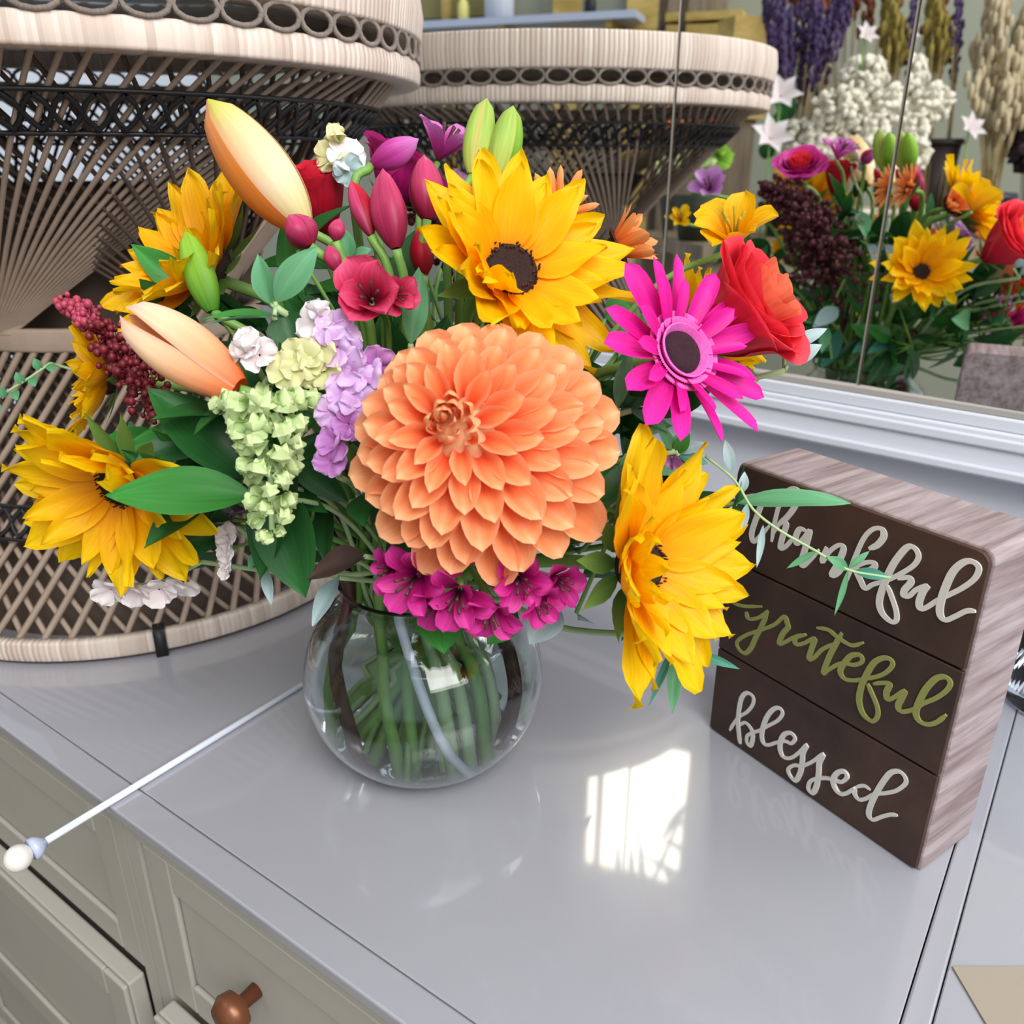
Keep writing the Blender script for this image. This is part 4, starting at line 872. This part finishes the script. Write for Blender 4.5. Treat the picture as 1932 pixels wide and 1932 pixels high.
M['disc_y'] = plain('mustard_centre', '#a8941c', .8)
M['berryd'] = plain('burgundy_beads', '#4a101c', .7, noise=.6, nscale=200)
# ---------------------------------------------------------------- flowers on the back of the bouquet, seen in the mirror
def MCW(x, y, z): return mirrd(CW(x,y,z))
sunflower('sunflower on the mirror side of the bouquet, seen only in the mirror', PM(1712,512,.83), MCW(-.12,.05,1), .047, seed=71, discr=.20, elev=.42)
rose('magenta rose at the back reflected under the cream hydrangea', PM(1510,312,.95), MCW(-.2,.5,.7), .024, 'magenta', 'rose', seed=77, hgt=1.5)
alstro('orchid pink bloom at the back reflected beside the orange gerberas', PM(1580,300,.93), MCW(.1,.6,.6), .024, 'purplepink', 78)
alstro('mauve bloom at the back reflected near the first mirror joint', PM(1340,362,.92), MCW(-.3,.3,.8), .024, 'lavdeep', 79, W=.7)
alstro('yellow bloom at the back reflected just right of the first mirror joint', PM(1284,418,.92), MCW(-.2,.2,.9), .016, 'yellow', 80)
alstro('mustard yellow bloom behind the coral rose', P(1385,462,.470), CW(-.2,.5,.7), .026, 'yellow_deep', 81, W=.8, stam='disc_y')
amaranth('burgundy amaranth mass on the mirror side of the bouquet', [PM(1560,520,.93),PM(1540,450,.92),PM(1510,400,.93),PM(1440,350,.95)], .046, 700, 19, 'berryd', 'berryd', .0034)
for k, (u, v, lab) in enumerate(((1560,600,'low at the left of the reflection'),(1690,650,'low in the middle of the reflection'),(1850,600,'right of the reflected sunflower'),(1600,440,'between the burgundy plume and the reflected sunflower'),(1830,640,'lowest right of the reflection'),(1400,500,'behind the coral rose'))):
    c = PM(u, v, .93); leaves = []
    for q in range(9):
        o = c+Vector((rn.gauss(0,.018),rn.gauss(0,.012),rn.gauss(0,.02))); d = Vector((rn.gauss(0,.6),rn.gauss(.2,.4),rn.gauss(0,.6))).normalized()
        leaves.append((o, o+d*rn.uniform(.03,.05), rn.uniform(.012,.02), ['leafd','leafx','leaft','leafd','leafd','leafs','leafd','leafd','leafd'][q], MCW(0,.3,1)))
    sprig('leafy stem facing the mirror, '+lab, c, leaves, 'leafd', 'stem', group='leafy stems facing the mirror')
# ---------------------------------------------------------------- display table with dried flowers across the room, seen in the mirror
tc_ = PM(1640,330,1.9); tz = .20
tb = empty('display_table', (tc_.x, tc_.y-.05, -.75), 'wooden display table across the room carrying dried flower buckets', 'table')
H_ = .75+tz
MB().box((-.17,-.50,H_-.03),(.21,.52,H_)).make('tabletop', M['greywood'], tb, False)
for x, y in ((-.15,-.48),(.15,-.48),(-.15,.46),(.15,.46)): MB().box((x,y,0),(x+.04,y+.04,H_-.03)).make('leg', M['greywood'], tb, False)
def bucket(u, d, rad, hgt, label, colr, dz=0):
    p = PM(u, 300, d); p.z = tz+dz; root = empty('flower_bucket', p, label, 'bucket', 'buckets on the display table')
    MB().lathe([(0,0),(rad*.75,0),(rad,hgt),(rad*.94,hgt),(rad*.7,.01),(0,.01)], 28).make('bucket_body', plain('bucket_'+colr[1:], colr, .5), root)
    MB().lathe([(rad,hgt-.012),(rad+.006,hgt-.008),(rad+.004,hgt+.002),(rad*.94,hgt)], 28, closed=True).make('rim', plain('bucket_rim_'+colr[1:], colr, .4), root); return p
def dried(name, cat, label, base, tips, heads, hm, sm, seed, hl=.06, hr=.008, kind='spike', group='dried bunches on the display table'):
    rn = random.Random(seed); root = empty(name, base, label, cat, group); st = MB()
    for i, tp in enumerate(tips):
        st.tube([Vector((rn.uniform(-.012,.012),rn.uniform(-.012,.012),0)), (tp-base)*.5+Vector((0,0,.01)), tp-base], .0012, 4)
        b = MB(); d = (tp-base).normalized()
        if kind == 'spike':
            for k in range(22): b.ball(tp-base+d*(hl*(k/14-.5))+Vector((rn.gauss(0,1),rn.gauss(0,1),rn.gauss(0,1)))*hr*.35, hr*.45, 5, 4, (1,1,1.8))
        elif kind == 'wheat':
            for k in range(10): b.ball(tp-base+d*(hl*(k/10-.5))+Vector((rn.gauss(0,1),rn.gauss(0,1),0))*hr*.6, hr*.8, 5, 4, (.7,.7,1.8))
        else:
            for k in range(70):
                o = Vector((rn.gauss(0,1),rn.gauss(0,1),rn.gauss(0,1))).normalized()*hl*rn.uniform(.6,1); b.ball(tp-base+o, hr, 5, 4, (1,1,.45), Vector((rn.gauss(0,1),rn.gauss(0,1),rn.gauss(0,1))).to_track_quat('Z','X').to_matrix())
        b.make('flower_head', M[hm] if isinstance(hm,str) else hm, root)
    st.make('stems', M[sm] if isinstance(sm,str) else sm, root); return root
straw = plain('dried_straw', '#b09a6c', .8, noise=.2); lavm = plain('dried_lavender', '#46345c', .8, noise=.45, nscale=120)
creamm = plain('dried_cream', '#e0dac8', .85, noise=.08, nscale=90); rust = plain('dried_rust', '#7a4022', .85, noise=.4, nscale=80)
olive = plain('dried_olive', '#8c7a34', .85, noise=.3, nscale=80); darkm = plain('dried_plum', '#352630', .9, noise=.4, nscale=80); beige = plain('dried_beige', '#b8a888', .85, noise=.2, nscale=90)
sage = plain('dried_sage', '#7c8878', .85, noise=.25, nscale=90)
for (u, d, rad, hg, lab, cc) in ((1500,1.84,.060,.09,'dark bucket under the lavender bunch','#232428'),(1622,1.80,.055,.06,'pale bucket under the cream hydrangea','#d0c8b8'),(1690,1.95,.045,.20,'tall dark bucket reflected behind the second mirror joint','#382c28'),(1790,1.85,.06,.09,'navy bucket under the beige dried bunch','#2c3040'),(1890,1.90,.07,.06,'brown bucket reflected at the right edge','#5c4034')):
    bucket(u, d, rad, hg, lab, cc)
def tipset(pts, d, jit, n, seed):
    r_ = random.Random(seed); out = []
    for i in range(n):
        u, v = pts[i%len(pts)]; out.append(PM(u+r_.gauss(0,jit), v+r_.gauss(0,jit), d+r_.gauss(0,.03)))
    return out
def bs(u, d): p = PM(u, 300, d); p.z = tz+.03; return p
dried('dried_lavender', 'lavender', 'dark purple lavender bunch reflected above the white lilies', bs(1500,1.84), tipset([(1465,70),(1490,100),(1520,70),(1550,100),(1480,130),(1575,70),(1510,150),(1540,130),(1560,60)],1.82,10,58,1), 0, lavm, straw, 1, .085, .010)
dried('dried_hydrangea', 'hydrangea', 'large cream hydrangea bunch in the reflection', bs(1622,1.80), tipset([(1620,150),(1590,200),(1650,190),(1620,240),(1560,245),(1660,245),(1600,285),(1510,270),(1540,290),(1675,200),(1640,290),(1560,300)],1.77,5,14,2), 0, creamm, straw, 2, .046, .0105, 'ball')
dried('dried_grass', 'dried grass', 'rust brown dried grass reflected over the lavender', bs(1600,2.0), tipset([(1500,-30),(1560,-20),(1620,0),(1660,10),(1590,20),(1690,-10),(1540,-40),(1450,-20)],2.0,14,34,3), 0, rust, straw, 3, .10, .014)
dried('dried_grass', 'dried grass', 'golden dried seed heads reflected left of the second mirror joint', bs(1680,1.9), tipset([(1680,60),(1690,100),(1670,30),(1700,80),(1685,0)],1.9,8,14,4), 0, olive, straw, 4, .07, .012, 'wheat')
dried('dried_lavender', 'lavender', 'thin lavender strip reflected along the second mirror joint', bs(1720,1.9), tipset([(1722,90),(1728,50),(1718,120)],1.9,4,8,5), 0, lavm, straw, 5, .09, .009)
dried('dried_grass', 'dried grass', 'beige wheat bunch reflected at the upper right', bs(1800,1.85), tipset([(1800,60),(1830,100),(1780,180),(1850,60),(1820,150),(1870,30),(1790,20),(1840,190),(1810,215),(1770,120)],1.85,12,52,6), 0, beige, straw, 6, .085, .012, 'wheat')
dried('dried_filler', 'dried filler', 'grey green dried filler reflected at the far right', bs(1870,1.95), tipset([(1860,130),(1890,160),(1840,130),(1915,130),(1880,110),(1920,190)],1.93,14,30,7), 0, sage, straw, 7, .055, .010)
dried('dried_grass', 'dried grass', 'mustard dried flowers reflected in the top right corner', bs(1910,1.95), tipset([(1910,40),(1930,70),(1890,80),(1920,10)],1.97,12,18,8), 0, olive, straw, 8, .07, .013)
dried('dried_filler', 'dried filler', 'plum black dried seed mass reflected below the beige wheat', bs(1880,1.90), tipset([(1850,230),(1880,260),(1910,230),(1860,280),(1910,275),(1900,200),(1925,250)],1.88,8,16,9), 0, darkm, straw, 9, .040, .016, 'ball')
for k, (u, v, lab) in enumerate(((1472,182,'upper one of the white lilies reflected beside the lavender'),(1452,262,'lower one of the white lilies reflected beside the lavender'),(1632,68,'small white lily reflected over the hydrangea'),(1750,245,'white lily reflected right of the second mirror joint'))):
    p = PM(u, v, 1.72); root = empty('white_lily', p, lab, 'lily', 'white lilies across the room'); rot = frame(MCW(.1*k,.2,1))
    ms = pv('wl', 2, material='white', L=1, W=.55, prof='lance', curl=.3, cup=.3, nl=8, nw=4, curl2=-.8)
    for q in range(6): put_petal(root, ms[q%2], rot, q*math.pi/3+k, .5, .002, (.046,.050,.028,.034)[k])
    e_ = Vector((p.x,p.y,tz)); MB().tube([Vector(), (e_-p)*.5+Vector((.01,0,0)), e_-p], .002, 5).make('stem', M['stem'], root)
dk = bs(1450,1.80)
sprig('dark leaves reflected around the white lilies', dk, [(PM(1440+7*i,300-14*i,1.78),PM(1455+(i%3)*22,265-16*i,1.76),.035,'leafd',MCW(0,.2,1)) for i in range(8)], 'leafd', tostem=False, extra=[dk, PM(1460,240,1.78)])
# tall wooden display post with golden top
a = PM(1388,250,2.12); po = empty('display_post', (a.x,a.y,-.75), 'weathered wooden post reflected between the stool and the dried flowers', 'post')
MB().box((-.035,-.035,0),(.035,.035,1.20)).make('post_shaft', M['greywood'], po, False)
MB().box((-.05,-.05,1.20),(.05,.05,1.42)).make('post_top', M['goldwood'], po, False)
# orange and green bouquet standing on the floor stand behind
p = PM(1325,330,1.75); tr = empty('flower_pot', (p.x,p.y,tz), 'dark pot of orange and lime flowers reflected under the stool rim', 'flower pot')
MB().lathe([(0,0),(.04,0),(.055,.09),(.05,.09),(0,.07)], 24).make('pot', plain('pot_dark','#2c3020',.6), tr)
for k, (u, v, m_, s) in enumerate(((1305,225,'gpeach',.035),(1340,215,'rose',.034),(1330,250,'gpeach',.034),(1352,262,'lily',.028),(1290,290,'snapy',.034),(1325,295,'snapy',.036),(1350,300,'budgreen',.040),(1300,262,'lily_o',.03),(1345,280,'budgreen',.034),(1292,305,'snap',.034))):
    c = PM(u, v, 1.74); floret(tr, c, MCW(0,.2,1), s, m_, 300+k)
MB().tube([Vector((0,0,.07)),Vector((0,0,.16))], .02, 8).make('stem', M['stem'], tr)
# bottles on the shelf over the stool
def bottle(u, v0, v1, r, m_, label):
    s_ = 2.45/1.9; r *= s_; a, b = wallpt(u, v0), wallpt(u, v1); a.x = b.x = .10; b.z = wallpt(1000,50).z; h = a.z-b.z; b = W(b); root = empty('bottle', (b.x,b.y,b.z), label, 'bottle', 'bottles on the far wall shelf')
    MB().lathe([(0,0),(r,0),(r,h*.55),(r*.8,h*.68),(r*.35,h*.8),(r*.35,h*.97),(0,h*.97)], 24).make('bottle_body', m_, root)
    MB().lathe([(0,h*.93),(r*.42,h*.93),(r*.42,h),(0,h)], 16).make('cap', m_, root); return root
bottle(1000,-60,50,.036, M['white_paint'], 'white bottle reflected over the stool top')
bottle(935,-5,48,.014, plain('candle_yellow','#f4e88a',.5), 'slim pale yellow bottle left of the white bottle')
bottle(1165,-10,60,.014, M['black'], 'small dark bottle right of the white bottle')
q0, q1 = wallpt(800,50), wallpt(1262,50); zt = wallpt(1000,50).z
sh = empty('shelf', W((0,(q0.y+q1.y)/2,zt)), 'pale shelf on the far wall carrying three bottles, reflected behind the stool top', 'shelf', None, WANG)
lw = abs(q1.y-q0.y)/2
MB().box((0.062,-lw,-.02),(.20,lw,0)).make('shelf_board', plain('pale_shelf','#b9c2d8',.35), sh, False)
for y in (-lw*.8, 0, lw*.8): MB().box((0.001,y-.01,-.10),(.012,y+.01,-.02)).box((.012,y-.01,-.04),(.18,y+.01,-.02)).make('bracket', M['goldwood'], sh, False)
# ---------------------------------------------------------------- fern hanging by the window
hp = W((.16,(wy0+wy1)/2,wz1+.16))
hg = empty('hanging_fern', hp, 'fern hanging in front of the high window', 'fern')
MB().lathe([(0,0),(.05,0),(.08,.10),(.075,.10),(0,.08)], 24).make('pot', M['berryd'], hg)
cm_ = MB()
for k in range(3): cm_.tube([(.07*math.cos(k*2.1),.07*math.sin(k*2.1),.1),(0,0,.5)], .002, 4)
cm_.tube([(0,0,.5),tuple(WN*-.16+Vector((0,0,.06+.5)))], .004, 5); cm_.make('hanger', M['black'], hg)
for u0, v0, u1, v1 in ((1300,1700,1262,1628),(1310,1650,1240,1610),(1320,1600,1268,1575),(1200,1720,1196,1610),(1222,1720,1214,1600),(1180,1700,1175,1655),(1335,1560,1285,1535),(1250,1700,1230,1650),(1160,1700,1150,1640),(1300,1500,1262,1555)):
    a_, b_ = patch(u0, v0), patch(u1, v1); a_.x = b_.x = .05; a_, b_ = W(a_), W(b_)
    leafpiece(hg, hp+Vector((0,0,.09)), a_, .016, 'leafd', WN, curl=.1, fold=.1, prof='strap'); leafpiece(hg, a_, a_+(b_-a_)*1.35, .034, 'leafd', WN, curl=.05, fold=.1, prof='lance')
